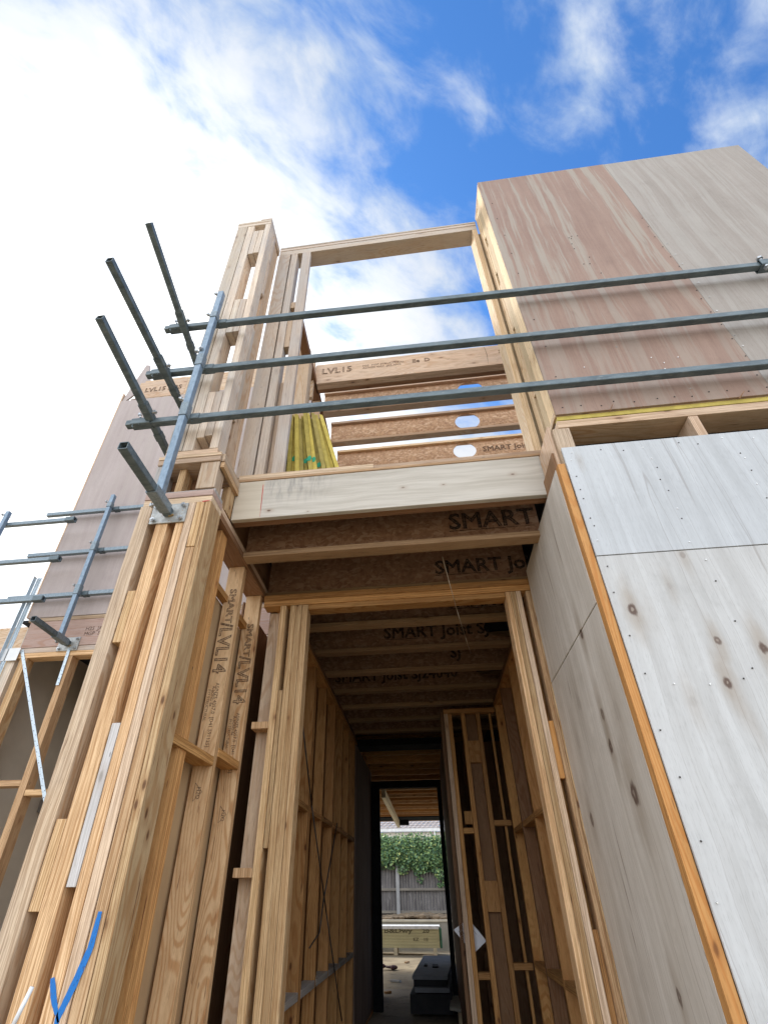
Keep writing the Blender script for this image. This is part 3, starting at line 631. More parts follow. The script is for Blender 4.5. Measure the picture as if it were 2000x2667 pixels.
# roof joists of the upper storey, open to the sky
def roofj(lab, y0, hx, txt, tx, k='cream'):
    joist(lab, -.93, 2.2, y0, 6.30, .40, 'roof_joist', (hx, (.155, .150)), k, 'roof joists open to the sky', .085, txt=((txt, tx, .13),) if txt else None, tm=M_INKF)
roofj('nearest roof joist with a round hole, seen just above the whitened beam', 4.628, 0.84, 'SMART Joist', 1.08)
roofj('middle roof joist with a round hole and coarse flakes, sky on both sides', 4.138, 0.846, '', 0, 'warm')
roofj('farthest roof joist with a round hole, directly below the deep stamped beam', 3.674, 0.855, 'SMART Joist', -0.02, 'warm')
rb = thing('roof_beam', 'deep laminated beam stamped VL15 across the back of the upper opening', 'timber beam', (0.5, 3.4, 6.4))
box(rb, 'beam', -.95, 2.2, 3.28, 3.36, 6.30, 6.66, wood('lvlg', 'x', 'y')); box(rb, 'beam', -.95, 2.2, 3.362, 3.41, 6.30, 6.66, wood('brown', 'x', 'y'))
text(rb, 'LVL15', (-0.88, 3.28, 6.47), (1, 0, 0), (0, 0, 1), .14, M_INKF, True); text(rb, 'H2S  MGP STRUCTURAL\nAS/NZS 4357  JAS-ANZ', (-.40, 3.28, 6.53), (1, 0, 0), (0, 0, 1), .045, M_INKF)
text(rb, 'Ee  D', (0.17, 3.28, 6.50), (1, 0, 0), (0, 0, 1), .09, M_INKF, True); text(rb, 'SMART', (1.14, 3.28, 6.50), (1, 0, 0), (0, 0, 1), .09, M_INKF, True)
quadstrip(rb, 'pencil_line', [(1.0, 3.28, 6.65), (1.01, 3.28, 6.48), (1.0, 3.28, 6.31)], .006, (0, -1, 0), M_INK)

# upper side wall (runs back along the left of the opening)
us = thing('upper_side_wall', 'open stud wall running back behind the yellow boards under the sky', 'stud wall', (-1.0, 3.5, 3.75))
box(us, 'top_plate', -1.02, -.93, 2.42, 5.3, 6.30, 6.345, wood('brown', 'y', 'z')); box(us, 'top_plate', -1.02, -.93, 2.42, 5.3, 6.347, 6.39, wood('brown', 'y', 'z'))
box(us, 'bottom_plate', -1.02, -.93, 2.42, 5.3, 3.752, 3.797, wood('warm', 'y', 'z'))
for y in (2.97, 3.015): box(us, 'stud', -1.02, -.93, y, y + .043, 3.80, 6.298, wood('warm', 'z', 'y'))
box(us, 'stud', -1.14, -.93, 2.93, 2.965, 3.80, 6.42, wood('warm', 'z', 'y'))
for y in (3.5, 3.95, 4.4, 4.85, 5.25): box(us, 'stud', -1.02, -.93, y, y + .043, 3.80, 6.298, wood('warm', 'z', 'y'))
box(us, 'beam_end_block', -1.005, -.955, 3.23, 3.275, 6.0, 6.68, wood('warm', 'z', 'y'))

# leaning yellow floor sheets, seen on edge
n = 16
for i in range(n):
    t_ = i / (n - 1.0); yy = 2.45 + 0.012 * rn.random() + 0.022 * (i % 3) + .003 * i
    zt = 4.74 + rn.uniform(-.03, .03) - .10 * (i in (2, 3)) + .02 * (i > 7)
    xb = -1.02 + .575 * t_ ; xt = -1.005 + .33 * t_ + rn.uniform(-.004, .004)
    r_ = thing('flooring_sheet', ['leftmost of the leaning yellow floor sheets', 'rightmost of the leaning yellow floor sheets'][i > 6] if i in (0, n - 1) else '%s of the leaning yellow floor sheets, counted from the left' % ['', 'second', 'third', 'fourth', 'fifth', 'sixth', 'seventh', 'eighth', 'ninth', 'tenth', 'eleventh', 'twelfth', 'thirteenth', 'fourteenth', 'fifteenth', 'sixteenth'][min(i, 15)], 'floor sheet', (xb, yy, 3.80), 'leaning yellow floor sheets')
    bm = bmesh.new(); w_ = .031 if i not in (3, 8) else .024
    d_ = Vector((xt - xb, 0, zt - 3.80)); s_ = Vector((1, 0, 0)); k_ = 2.0 if False else 1.0
    v0 = [Vector((xb, yy, 3.80)), Vector((xb + w_, yy, 3.80)), Vector((xb + w_, yy + .12, 3.80)), Vector((xb, yy + .12, 3.80))]
    A = [bm.verts.new(p) for p in v0]; Bv = [bm.verts.new(p + d_ + Vector((0, .02, (.0 if j in (0, 3) else rn.uniform(-.02, .02))))) for j, p in enumerate(v0)]
    for j in range(4): bm.faces.new((A[j], A[(j + 1) % 4], Bv[(j + 1) % 4], Bv[j]))
    bm.faces.new(A[::-1]); bm.faces.new(Bv)
    link('board', bm, [M_YEL, plain('yellow_edge_dull', (0.40, 0.32, 0.09), (0.29, 0.23, 0.06), .8, 0, 14.0), plain('yellow_edge_bright', (0.66, 0.53, 0.12), (0.52, 0.41, 0.08), .75, 0, 14.0)][(i * 5 + i // 3) % 3], r_)
    if i in (5, 8, 9, 10, 11):
        f0 = .42 + (.04 if i == 5 else -.02 * (i % 2)); p0 = Vector((xb + w_ / 2, yy, 3.80)) + d_ * f0 + Vector((0, .02 * f0, 0)); quadstrip(r_, 'spray_mark', [p0 + Vector((-.006, -.002, -.03)), p0 + Vector((.0, -.002, .0)), p0 + Vector((.004, -.002, .025))], .034, (0, -1, 0), M_GREEN)

# ================================================================== PORCH SIDE WALL (left of the entry, running back)
ps = thing('side_stud_wall', 'stud wall running back from the corner post, studs stamped SMART LVL14', 'stud wall', (-1.19, 2.5, 0))
p1 = box(ps, 'stud', -1.245, -1.137, 2.60, 2.648, 0, 3.30, wood('lvl', 'z', 'y')); p2 = box(ps, 'stud', -1.25, -1.137, 2.985, 3.03, 0, 3.30, wood('lvl', 'z', 'y'))
box(ps, 'stud', -1.235, -1.145, 2.20, 2.245, 0, 3.30, wood('hall', 'z', 'y')); box(ps, 'stud', -1.235, -1.145, 2.247, 2.29, 0, 3.30, wood('hall', 'z', 'y'))
box(ps, 'nogging', -1.240, -1.133, 2.10, 2.598, 1.985, 2.032, wood('hall', 'y', 'z')); box(ps, 'nogging', -1.240, -1.133, 2.650, 2.983, 2.045, 2.092, wood('hall', 'y', 'z'))
box(ps, 'nogging', -1.262, -1.215, 2.10, 2.983, 3.02, 3.065, wood('hall', 'y', 'z')); box(ps, 'bottom_plate', -1.262, -1.135, 2.10, 3.03, -.001, .044, wood('hall', 'y', 'z'))
box(ps, 'lining_sheet', -1.276, -1.264, 2.10, 3.06, 0, 3.02, plain('brown_lining', (0.46, 0.32, 0.18), (0.34, 0.22, 0.12), 0.8, 0, 2.0, (1, 1, .4), .1, third=((.16, .09, .05), .4)))
for (P_, yy) in ((p1, 2.60), (p2, 2.985)):
    dz = 0 if yy < 2.8 else -.06
    text(P_, 'SMART', (-1.207, yy, 3.12 + dz), (0, 0, -1), (1, 0, 0), .062, M_INKF, True, squash=1.35)
    text(P_, '/LVL14', (-1.230, yy, 2.865 + dz), (0, 0, -1), (1, 0, 0), .115, M_INKF, True, squash=1.05)
    text(P_, 'AS/NZS 4357.0  [D41 591125]', (-1.195, yy, 2.46 + dz), (0, 0, -1), (1, 0, 0), .030, M_INKF)
    text(P_, 'A-BOND Ee\n   F17 STRUCTURAL', (-1.213, yy, 2.44 + dz), (0, 0, -1), (1, 0, 0), .024, M_INKF)
    text(P_, 'H2O', (-1.20, yy, 1.88 + dz), (0, 0, -1), (1, 0, 0), .030, M_INKF)
    bm = bmesh.new(); pr = [Vector((-1.213, yy - .001, 1.90 + dz)), Vector((-1.170, yy - .001, 1.855 + dz)), Vector((-1.213, yy - .001, 1.81 + dz)), Vector((-1.213, yy - .001, 1.90 + dz))]; wire(bm, pr, .0012, 4); link('printed_marking', bm, M_INKF, P_)

t = thing('added_dark_lining', 'dark lining added to block light behind the stamped studs beside the doorway', 'wall', (-1.3, 3.4, 0)); box(t, 'lining_sheet', -1.306, -1.29, 3.065, 3.80, 0, 3.30, wood('brown', 'z', 'x')); box(t, 'lining_sheet', -1.29, -1.12, 3.78, 3.80, 0, 3.30, wood('brown', 'z', 'y'))  # dark sheets added to darken the gap between the studs
# doorway plane at Y = 3
dj = thing('door_frame_studs', 'thick pale jamb studs on the left of the hall opening', 'timber studs', (-.95, 3.05, 0))
def jd(x0, x1, z0=0, z1=3.205, y0=3.0, y1=3.10, k='lvl', nm='stud', stack='x'):
    return box(dj, nm, x0, x1, y0, y1, z0, z1, wood(k, 'z', stack))
jd(-1.09, -.992, 0, 3.205, 3.105, 3.15, 'lvlg', stack='y'); jd(-.980, -.938); jd(-.904, -.862, y0=3.002); jd(-.860, -.818); jd(-.816, -.774, y0=3.003, y1=3.105)
jd(-.934, -.908, 1.62, 2.55, 3.004, nm='packer'); jd(-1.095, -.983, 1.478, 1.525, 3.01, nm='nogging'); jd(-1.095, -.983, 2.30, 2.345, 3.01, nm='nogging')
hp = thing('lintel_plates', 'doubled plates across the top of the hall opening', 'timber plate', (0, 3.05, 3.21))
box(hp, 'plate', -1.115, .856, 2.998, 3.10, 3.258, 3.302, wood('hall', 'x', 'z')); box(hp, 'plate', -1.113, .856, 3.004, 3.10, 3.21, 3.256, wood('hall', 'x', 'z')); box(hp, 'soffit_plate', -.772, .653, 3.012, 3.10, 3.168, 3.208, wood('hall', 'x', 'z'))
rj = thing('door_frame_studs', 'tall jamb studs on the right of the hall opening beside the white return panel', 'timber studs', (.74, 3.05, 0))
for (a, b, z0, z1, y0, k) in ((.655, .689, 0, 3.205, 3.0, 'lvl'), (.691, .725, 0, 3.205, 3.002, 'lvl'), (.727, .760, 0, 3.205, 3.0, 'lvlg'), (.795, .824, 0, 3.205, 3.004, 'lvl'), (.826, .854, 0, 3.205, 3.002, 'lvl')):
    box(rj, 'stud', a, b, y0, 3.105, z0, z1, wood(k, 'z', 'x'))
box(rj, 'packer', .762, .793, 3.01, 3.10, 1.95, 2.28, wood('orange', 'z', 'x')); box(rj, 'packer', .762, .793, 3.03, 3.10, .4, 1.25, wood('hall', 'z', 'x'))

# ================================================================== HALL, LEFT SIDE
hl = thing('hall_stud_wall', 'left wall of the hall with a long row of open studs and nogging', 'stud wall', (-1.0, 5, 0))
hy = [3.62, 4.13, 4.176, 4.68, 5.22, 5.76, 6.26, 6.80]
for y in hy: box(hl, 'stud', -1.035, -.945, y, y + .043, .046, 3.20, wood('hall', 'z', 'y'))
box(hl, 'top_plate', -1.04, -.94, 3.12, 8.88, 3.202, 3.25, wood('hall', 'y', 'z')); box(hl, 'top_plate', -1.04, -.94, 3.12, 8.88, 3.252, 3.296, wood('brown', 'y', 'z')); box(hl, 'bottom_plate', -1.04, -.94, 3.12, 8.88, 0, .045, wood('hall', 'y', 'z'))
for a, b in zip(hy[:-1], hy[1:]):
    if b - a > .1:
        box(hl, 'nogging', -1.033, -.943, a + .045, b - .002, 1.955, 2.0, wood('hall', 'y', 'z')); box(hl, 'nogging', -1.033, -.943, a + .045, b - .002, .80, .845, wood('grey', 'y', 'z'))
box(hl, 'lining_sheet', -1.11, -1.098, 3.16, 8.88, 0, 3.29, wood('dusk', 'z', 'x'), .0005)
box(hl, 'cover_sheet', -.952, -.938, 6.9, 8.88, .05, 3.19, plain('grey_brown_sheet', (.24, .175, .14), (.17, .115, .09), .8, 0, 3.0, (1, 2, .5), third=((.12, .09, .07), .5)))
for k_, pts in enumerate((((785, 1860), (812, 2100), (850, 2380), (890, 2660)), ((878, 2145), (842, 2350), (832, 2430), (806, 2470)))):
    bm = bmesh.new(); wire(bm, [atX(*p, -.925) for p in pts], .006, 6)
    tag(link('cable', bm, plain('dark_cable', (.035, .033, .03), (.06, .055, .05), .5), None, True, origin=tuple(atX(*pts[0], -.925))), ['long dark cable slanting down across the left hall studs', 'short dark cable looping over the left hall studs'][k_], 'cable')

rs2 = thing('added_rim_board', 'dark rim board added to block daylight at the joist ends above the side stud wall', 'timber board', (-1.2, 2.7, 3.4))
box(rs2, 'board', -1.20, -1.16, 2.24, 3.2, 3.396, 3.70, wood('brown', 'y', 'x')); box(rs2, 'board', -1.13, -1.10, 3.2, 8.88, 3.30, 3.70, wood('brown', 'y', 'x'))  # boards added to stop daylight showing between the joists

# hall, right side
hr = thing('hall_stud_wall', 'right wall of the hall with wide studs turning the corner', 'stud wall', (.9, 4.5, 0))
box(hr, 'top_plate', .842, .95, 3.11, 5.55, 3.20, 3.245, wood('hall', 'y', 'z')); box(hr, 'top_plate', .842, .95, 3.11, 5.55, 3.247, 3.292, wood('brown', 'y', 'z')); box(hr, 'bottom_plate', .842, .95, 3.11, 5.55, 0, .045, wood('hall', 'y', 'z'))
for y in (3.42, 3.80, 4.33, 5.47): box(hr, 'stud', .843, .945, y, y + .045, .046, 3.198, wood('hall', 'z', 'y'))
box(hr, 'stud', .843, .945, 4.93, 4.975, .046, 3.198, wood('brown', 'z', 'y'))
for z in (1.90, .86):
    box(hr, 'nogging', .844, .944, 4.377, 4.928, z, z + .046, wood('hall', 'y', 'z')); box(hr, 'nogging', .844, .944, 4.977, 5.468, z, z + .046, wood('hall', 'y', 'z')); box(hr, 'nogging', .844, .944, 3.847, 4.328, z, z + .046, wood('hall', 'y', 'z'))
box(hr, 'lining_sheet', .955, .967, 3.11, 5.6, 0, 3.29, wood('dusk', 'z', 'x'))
qw = thing('cross_stud_wall', 'narrow framed wall facing the entry at the end of the hall', 'stud wall', (.55, 5.6, 0))
box(qw, 'top_plate', .262, .84, 5.55, 5.64, 3.15, 3.20, wood('hall', 'x', 'z'))
def q2(x0, x1, z0, z1, k='hall', y0=5.55, y1=5.64, nm='stud', ax='z', stk='x'): return box(qw, nm, x0, x1, y0, y1, z0, z1, wood(k, ax, stk))
q2(.264, .308, 0, 3.148, 'lvlg'); q2(.310, .352, 0, 3.148, 'hall', 5.58); q2(.458, .502, 0, 3.148); q2(.625, .668, 0, 3.148)
for z0, z1 in ((2.60, 2.835), (1.256, 1.505)): q2(.504, .623, z0, z1, 'hall', 5.552, nm='block', stk='y')
q2(.504, .623, 0, 3.14, 'brown', 5.60, 5.63, 'backing_board', stk='y'); q2(.38, .456, 2.0, 2.12, 'hall', 5.56, nm='block')
q2(.354, .456, 1.914, 1.965, nm='nogging', ax='x', stk='z'); q2(.354, .456, .76, .81, nm='nogging', ax='x', stk='z'); q2(.67, .838, 1.98, 2.03, nm='nogging', ax='x', stk='z'); q2(.67, .838, .83, .88, nm='nogging', ax='x', stk='z')
q2(.775, .80, 0, 3.148, 'hall', 5.60, 5.64)
# room beyond: dim far studs
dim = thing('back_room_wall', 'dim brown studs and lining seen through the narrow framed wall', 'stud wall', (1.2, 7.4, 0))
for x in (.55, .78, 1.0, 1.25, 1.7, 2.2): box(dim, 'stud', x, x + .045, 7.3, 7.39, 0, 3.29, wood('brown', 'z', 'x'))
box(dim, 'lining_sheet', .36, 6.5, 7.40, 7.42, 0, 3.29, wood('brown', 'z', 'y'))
pp = thing('paper_notice', 'white printed plan sheet pinned askew behind the narrow framed wall', 'paper sheet', (.32, 5.66, 1.08))
bm = bmesh.new(); cs_ = [atY(*p, 5.66) for p in ((1181, 2423), (1220, 2394), (1267, 2452), (1233, 2486))]; vs = [bm.verts.new(p) for p in cs_]; bk = [bm.verts.new(p + Vector((0, .002, 0))) for p in cs_]
bm.faces.new(vs); bm.faces.new(bk[::-1])
for i in range(4): bm.faces.new((vs[i], bk[i], bk[(i + 1) % 4], vs[(i + 1) % 4]))
link('sheet', bm, plain('paper', (.84, .87, .95), (.78, .81, .90), .7), pp)
ud = (cs_[2] - cs_[1]).normalized(); vd = (cs_[1] - cs_[0]).normalized()
for k in range(6): quadstrip(pp, 'printed_line', [cs_[0] + vd * (.03 + k * .022) + ud * .03, cs_[0] + vd * (.03 + k * .022) + ud * (.10 + .03 * (k % 3))], .004, (0, -1, 0), M_INKF, .002)

# hanging cord in the entry
bm = bmesh.new(); wire(bm, [atY(*p, 3.0 + dy) for p, dy in (((1152, 1450), -.28), ((1168, 1510), -.2), ((1190, 1590), .1), ((1212, 1660), .5), ((1226, 1702), .9))], .0022, 5)
tag(link('string', bm, plain('pale_cord_mat', (.55, .48, .38), None, .7), None, True, origin=(.25, 2.8, 3.5)), 'thin pale cord hanging under the entry joists', 'cord')

# ================================================================== REAR PART OF THE HOUSE
st_ = thing('steel_portal', 'black steel frame around the rear opening at the end of the hall', 'steel frame', (-.4, 8.9, 0))
for (a, b, z0, z1) in ((-.945, -.80, 0, 2.944), (.192, .26, 0, 2.944), (-.945, .26, 2.946, 3.06)):
    box(st_, 'steel_member', a, b, 8.9, 9.0, z0, z1, M_BLACKSTEEL, .003)
bmn = thing('steel_beam', 'dark steel beam crossing the ceiling halfway down the hall', 'steel beam', (0, 7.2, 3.25))
box(bmn, 'beam', -1.04, .36, 7.02, 7.36, 3.19, 3.28, M_BLACKSTEEL, .003)
for i, y in enumerate((7.65, 8.18, 8.66, 9.12, 9.6)):
    t = thing('ceiling_joist', '%s small joist beyond the dark steel beam in the hall ceiling' % ['first', 'second', 'third', 'fourth', 'fifth'][i], 'joist', (0, y, 3.2), 'joists between steel beam and steel frame')
    box(t, 'joist', -1.04, .9, y, y + .045, 3.20, 3.50, wood('hall', 'x', 'y'))
t = thing('steel_post', 'dark post edging the right of the rear opening behind the framed wall', 'post', (.22, 5.8, 0))
box(t, 'post', .225, .262, 5.66, 5.80, 0, 3.2, wood('brown', 'z', 'x')); box(t, 'lining', .262, .275, 5.81, 8.88, 0, 3.2, wood('brown', 'z', 'x'))
for i, y in enumerate([10.62, 11.05, 11.5, 11.95, 12.4, 12.85, 13.3, 13.75, 14.2, 14.6]):
    t = thing('patio_rafter', '%s joist under the patio roof, counted outward from the black frame' % ['first', 'second', 'third', 'fourth', 'fifth', 'sixth', 'seventh', 'eighth', 'ninth', 'tenth'][i], 'joist', (0, y, 3.2), 'joists under the patio roof')
    box(t, 'rafter', -3.5, 3.5, y, y + .045, 3.20, 3.34, wood('orange' if i % 2 else 'lvl', 'x', 'y'))
t = thing('patio_beam', 'pale beam running out under the patio roof joists', 'timber beam', (-.85, 13, 3.2)); box(t, 'beam', -.90, -.82, 10.5, 15.8, 3.04, 3.196, wood('pale', 'y', 'x'))
t = thing('patio_edge_beam', 'dark beam along the outer edge of the patio roof', 'steel beam', (0, 15.2, 3.1)); box(t, 'beam', -3.6, 3.6, 14.85, 15.6, 3.20, 3.45, M_BLACKSTEEL); box(t, 'fascia', -3.6, 3.6, 15.62, 15.68, 3.195, 3.26, wood('lvl', 'x', 'y')); box(t, 'bracket', -.83, -.55, 15.5, 15.6, 3.08, 3.198, M_BLACKSTEEL)
t = thing('patio_roof', 'roof sheets lying on the patio joists', 'roof', (0, 12.5, 3.4)); box(t, 'roof_sheet', -3.7, 3.7, 10.3, 15.8, 3.47, 3.50, wood('brown', 'x', 'z'))
t = thing('hall_roof', 'lining above the small joists at the end of the hall', 'ceiling', (0, 9, 3.6)); box(t, 'sheet', -1.1, 1.0, 7.5, 10.28, 3.52, 3.55, wood('brown', 'x', 'z'))
t = thing('rear_wall', 'lined back wall of the dark rooms left of the hall', 'wall', (-2.5, 10.35, 0)); box(t, 'lining_sheet', -3.9, -1.11, 10.32, 10.36, 0, 3.69, M_GREYWALL)
t = thing('rear_wall', 'lined back wall of the dark rooms right of the hall', 'wall', (3.5, 10.35, 0)); box(t, 'lining_sheet', .41, 6.5, 10.32, 10.36, 0, 3.69, M_GREYWALL)
t = thing('outer_wall', 'right end wall closing the house beyond the picture', 'wall', (6.5, 6, 0)); box(t, 'lining_sheet', 6.51, 6.55, 1.95, 10.36, 0, 3.7, M_GREYWALL)

# ================================================================== FAR LEFT WING
YL = 3.82
fl = thing('left_wing_wall', 'set back upper wall in mauve plywood on the left with a timber top band', 'wall', (-2.6, 3.9, 3.73))
PL = ply('mauve_ply', (0.46, 0.40, 0.385), (0.37, 0.31, 0.295), 'y', (), ((0.42, 0.37, 0.34), 0.4, 3.9, 6.5), lines=0.1)
bm = bmesh.new(); addbox(bm, -3.85, -1.13, YL - .010, YL, 3.735, 7.18, .001); link('cladding_sheet', bm, PL, fl)
bt = box(fl, 'top_band', -3.60, -1.13, YL - .006, YL + .10, 7.19, 7.60, wood('lvlg', 'x', 'y'))
box(fl, 'top_band', -3.66, -2.95, YL - .009, YL - .007, 7.20, 7.56, wood('lvlg', 'x', 'y'))
text(fl, 'LVL15 H2S', (-3.55, YL - .010, 7.33), (1, 0, 0), (0, 0, 1), .12, M_INKF, True)
box(fl, 'back_sheet', -3.84, -1.13, YL + .12, YL + .13, 3.74, 7.4, wood('brown', 'z', 'y')); box(fl, 'edge_trim', -3.868, -3.852, YL - .012, YL + .13, 3.74, 7.35, wood('lvlg', 'z', 'y'))
bm = bmesh.new(); pts = [(-3.86, YL, 7.1), (-3.52, YL, 7.58), (-3.60, YL, 7.78), (-3.64, YL, 8.0), (-3.70, YL, 8.02), (-3.78, YL, 7.6)]
A = [bm.verts.new(p) for p in pts]; B_ = [bm.verts.new((p[0], p[1] + .02, p[2])) for p in pts]; bm.faces.new(A); bm.faces.new(B_[::-1])
for i in range(len(A)): bm.faces.new((A[i], B_[i], B_[(i + 1) % len(A)], A[(i + 1) % len(A)]))
link('torn_corner', bm, PL, fl)
rim = thing('rim_board', 'pinkish stamped rim board under the mauve wall on the left', 'timber beam', (-2.6, 3.85, 3.4))
box(rim, 'board', -3.80, -1.13, YL - .002, YL + .043, 3.405, 3.69, wood('rim', 'x', 'y')); box(rim, 'strip', -3.83, -1.13, YL - .005, YL + .05, 3.692, 3.732, wood('lvlg', 'x', 'z'))
text(rim, 'H2S  JAS-ANZ\nMGP  STRUCTURAL', (-3.18, YL - .003, 3.56), (1, 0, 0), (0, 0, 1), .055, M_INKF); text(rim, '[C]', (-2.92, YL - .003, 3.50), (1, 0, 0), (0, 0, 1), .12, M_INKF)
wf = thing('left_wing_stud_wall', 'open stud wall with metal strap brace in front of the dark room on the far left', 'stud wall', (-2.8, 3.85, 0))
box(wf, 'top_plate', -3.88, -1.13, YL + .002, YL + .10, 3.352, 3.402, wood('pine', 'x', 'z')); box(wf, 'top_plate', -3.88, -1.13, YL, YL + .10, 3.300, 3.350, wood('lvl', 'x', 'z'))
for (a, b, k) in ((-3.886, -3.80, 'pine'), (-3.755, -3.687, 'lvl'), (-3.283, -3.22, 'lvl'), (-2.80, -2.74, 'lvl'), (-2.3, -2.24, 'lvl')):
    box(wf, 'stud', a, b, YL + .001, YL + .10, .046, 3.298, wood(k, 'z', 'x'))
box(wf, 'bottom_plate', -3.88, -1.55, YL, YL + .10, 0, .044, wood('lvl', 'x', 'z'))
box(wf, 'nogging', -3.685, -3.285, YL + .003, YL + .10, 2.15, 2.197, wood('lvl', 'x', 'z')); box(wf, 'nogging', -3.218, -2.802, YL + .003, YL + .10, 2.075, 2.12, wood('lvl', 'x', 'z')); box(wf, 'nogging', -2.738, -2.302, YL + .003, YL + .10, 2.075, 2.12, wood('lvl', 'x', 'z'))
def strap(a, b, w=.030, nh=24):
    bm = bmesh.new(); a, b = Vector(a), Vector(b); d_ = (b - a).normalized(); s_ = d_.cross(Vector((0, -1, 0))) * (w / 2); y_ = Vector((0, -.0015, 0))
    v_ = [bm.verts.new(p) for p in (a - s_, a + s_, b + s_, b - s_, a - s_ + y_, a + s_ + y_, b + s_ + y_, b - s_ + y_)]
    for q_ in ((0, 1, 2, 3), (4, 7, 6, 5), (0, 4, 5, 1), (1, 5, 6, 2), (2, 6, 7, 3), (3, 7, 4, 0)): bm.faces.new([v_[i] for i in q_])
    o = link('strap_brace', bm, plain('zinc_strap', (0.56, 0.64, 0.70), (0.42, 0.50, 0.56), .4, .4, 60.0), wf)
    bm = bmesh.new()
    for k in range(nh):
        p = a.lerp(b, (k + .5) / nh) + s_ * .5 * (1 if k % 2 else -1); cyl(bm, p + y_, p + y_ * 1.4, .0042, .0042, 6)
    link('punched_hole', bm, M_NAIL, o)
strap(atY(57, 1693, YL - .006), atY(128, 2150, YL - .006), nh=34); strap(atY(181, 1688, YL - .009), atY(149, 1785, YL - .009), nh=9)
t = thing('steel_angle', 'long galvanised angle running up the outer left corner', 'steel angle', (-3.9, 3.78, 2))
bm = bmesh.new(); addbox(bm, -3.925, -3.875, YL - .02, YL - .016, 2.0, 4.22); addbox(bm, -3.935, -3.931, YL - .06, YL - .02, 2.0, 4.22); addbox(bm, -3.898, -3.888, YL - .026, YL - .02, 2.0, 4.20); link('angle', bm, MATS['zinc_strap'], t)
box(t, 'fixing_plate', -3.95, -3.77, YL - .026, YL - .022, 3.27, 3.40, M_WHITE)
t = thing('room_wall', 'plain grey back wall of the dark room on the far left', 'wall', (-2.5, 4.95, 0)); box(t, 'lining_sheet', -3.9, -1.12, 4.95, 4.98, 0, 3.29, plain('pale_grey_wall', (.62, .57, .50), (.52, .48, .42), .9, 0, 1.2)); box(t, 'ledge', -3.9, -1.12, 4.88, 4.948, 2.10, 2.22, plain('ledge_grey', (.20, .18, .16), None, .9))
t = thing('room_side_wall', 'outer side wall of the dark room on the far left', 'wall', (-3.9, 7, 0)); box(t, 'lining_sheet', -3.93, -3.90, YL + .12, 10.3, 0, 3.70, MATS['pale_grey_wall'])
# neighbour wing further left
nw = thing('outer_wing', 'stamped timber band and lower framing at the extreme left edge', 'timber framing', (-5, 4.6, 0))
box(nw, 'band', -7.5, -4.55, 4.60, 4.66, 3.70, 4.10, wood('lvlg', 'x', 'y')); box(nw, 'band', -7.5, -4.50, 4.59, 4.66, 3.40, 3.69, wood('lvl', 'x', 'y')); box(nw, 'stud', -4.75, -4.70, 4.61, 4.70, 0, 3.39, wood('lvl', 'z', 'x')); box(nw, 'lining_sheet', -7.5, -4.5, 4.72, 4.74, 0, 3.69, M_GREYWALL)

# ================================================================== GUARD RAILS
def bolt(parent, p, d_, r=.006, L=.03, name='bolt', mat=None):
    bm = bmesh.new(); p = Vector(p); d_ = Vector(d_).normalized(); cyl(bm, p, p + d_ * L, r, r, 8); cyl(bm, p + d_ * (L * .45), p + d_ * (L * .75), r * 1.9, r * 1.9, 6)
    return link(name, bm, mat or M_BOLT, parent)
def bracket(X, Y, z, L, lab, plab, grp='guard rail brackets bolted to the timber', top=5.43, plate_mat=None, tw=.05):
    t = thing('rail_bracket', lab, 'bracket', (X, Y, z), grp)
    w, h = .105, .07
    bm = bmesh.new(); addbox(bm, X - w, X + w, Y - .010, Y - .002, z - h, z + h, .001); link('base_plate', bm, M_RUST, t)
    for sx_ in (-1, 1):
        for sz_ in (-1, 1):
            if sx_ < 0 and sz_ > 0 and L > .4 and z < 3.3: pass
            bolt(t, (X + sx_ * w * .78, Y - .010, z + sz_ * h * .68), (0, -1, 0), .0075, .022)
    bm = bmesh.new(); sqtube(bm, (X, Y - .012, z), (X, Y - L, z + .01), tw, tw); a_ = link('arm', bm, M_RAIL, t)
    bm = bmesh.new(); sqtube(bm, (X, Y - .045, z), (X, Y - .21, z + .004), tw * 1.24, tw * 1.24, t=.005); link('sleeve', bm, M_GALV, t); bolt(t, (X - .035, Y - .10, z - .01), (-1, 0, -.3), .009, .03)
    bm = bmesh.new()
    for k in range(6): cyl(bm, (X + .01 + k * .004, Y - .012, z - .028 + k * .002), (X + .012 + k * .004, Y - .020, z - .020), .006, .004, 6)
    link('weld', bm, plain('rusty_weld', (.42, .30, .12), (.26, .17, .08), .6), t)
    yu = Y - .135
    g_ = thing('guard_post', plab, 'post', (X, yu, z), 'upright posts carrying the guard rails')
    bm = bmesh.new(); sqtube(bm, (X, yu, z + .033), (X, yu, top), .044, .044, up=Vector((0, 1, 0))); link('tube', bm, M_GALVB, g_)
    return t, g_, yu
bk1, gp1, yu = bracket(-1.352, YF, 3.232, .50, 'steel bracket bolted to the left corner post just under the plates', 'bluish upright steel post standing on the large bracket of the corner post')
RZ = ((5.085, 4.955), (4.50, 4.405), (3.965, 3.905))
YR = yu + .050
def rail(p0, p1, lab, grp, tw=.040, mat=None):
    t = thing('guard_rail', lab, 'rail', tuple(Vector(p0)), grp); bm = bmesh.new(); sqtube(bm, p0, p1, tw, tw * 1.15); link('tube', bm, mat or M_RAIL, t); return t
def clamp(parent, p, axis, L=.11, w=.052, nm='clamp'):
    p = Vector(p); ax_ = {'x': Vector((1, 0, 0)), 'y': Vector((0, 1, 0)), 'z': Vector((0, 0, 1))}[axis] if isinstance(axis, str) else Vector(axis)
    bm = bmesh.new(); sqtube(bm, p - ax_ * L / 2, p + ax_ * L / 2, w, w, up=Vector((0, 1, 0)) if axis == 'z' else Vector((0, 0, 1)), t=.004)
    return link(nm, bm, M_GALV if parent.name.startswith('guard_post') else M_RAIL, parent)
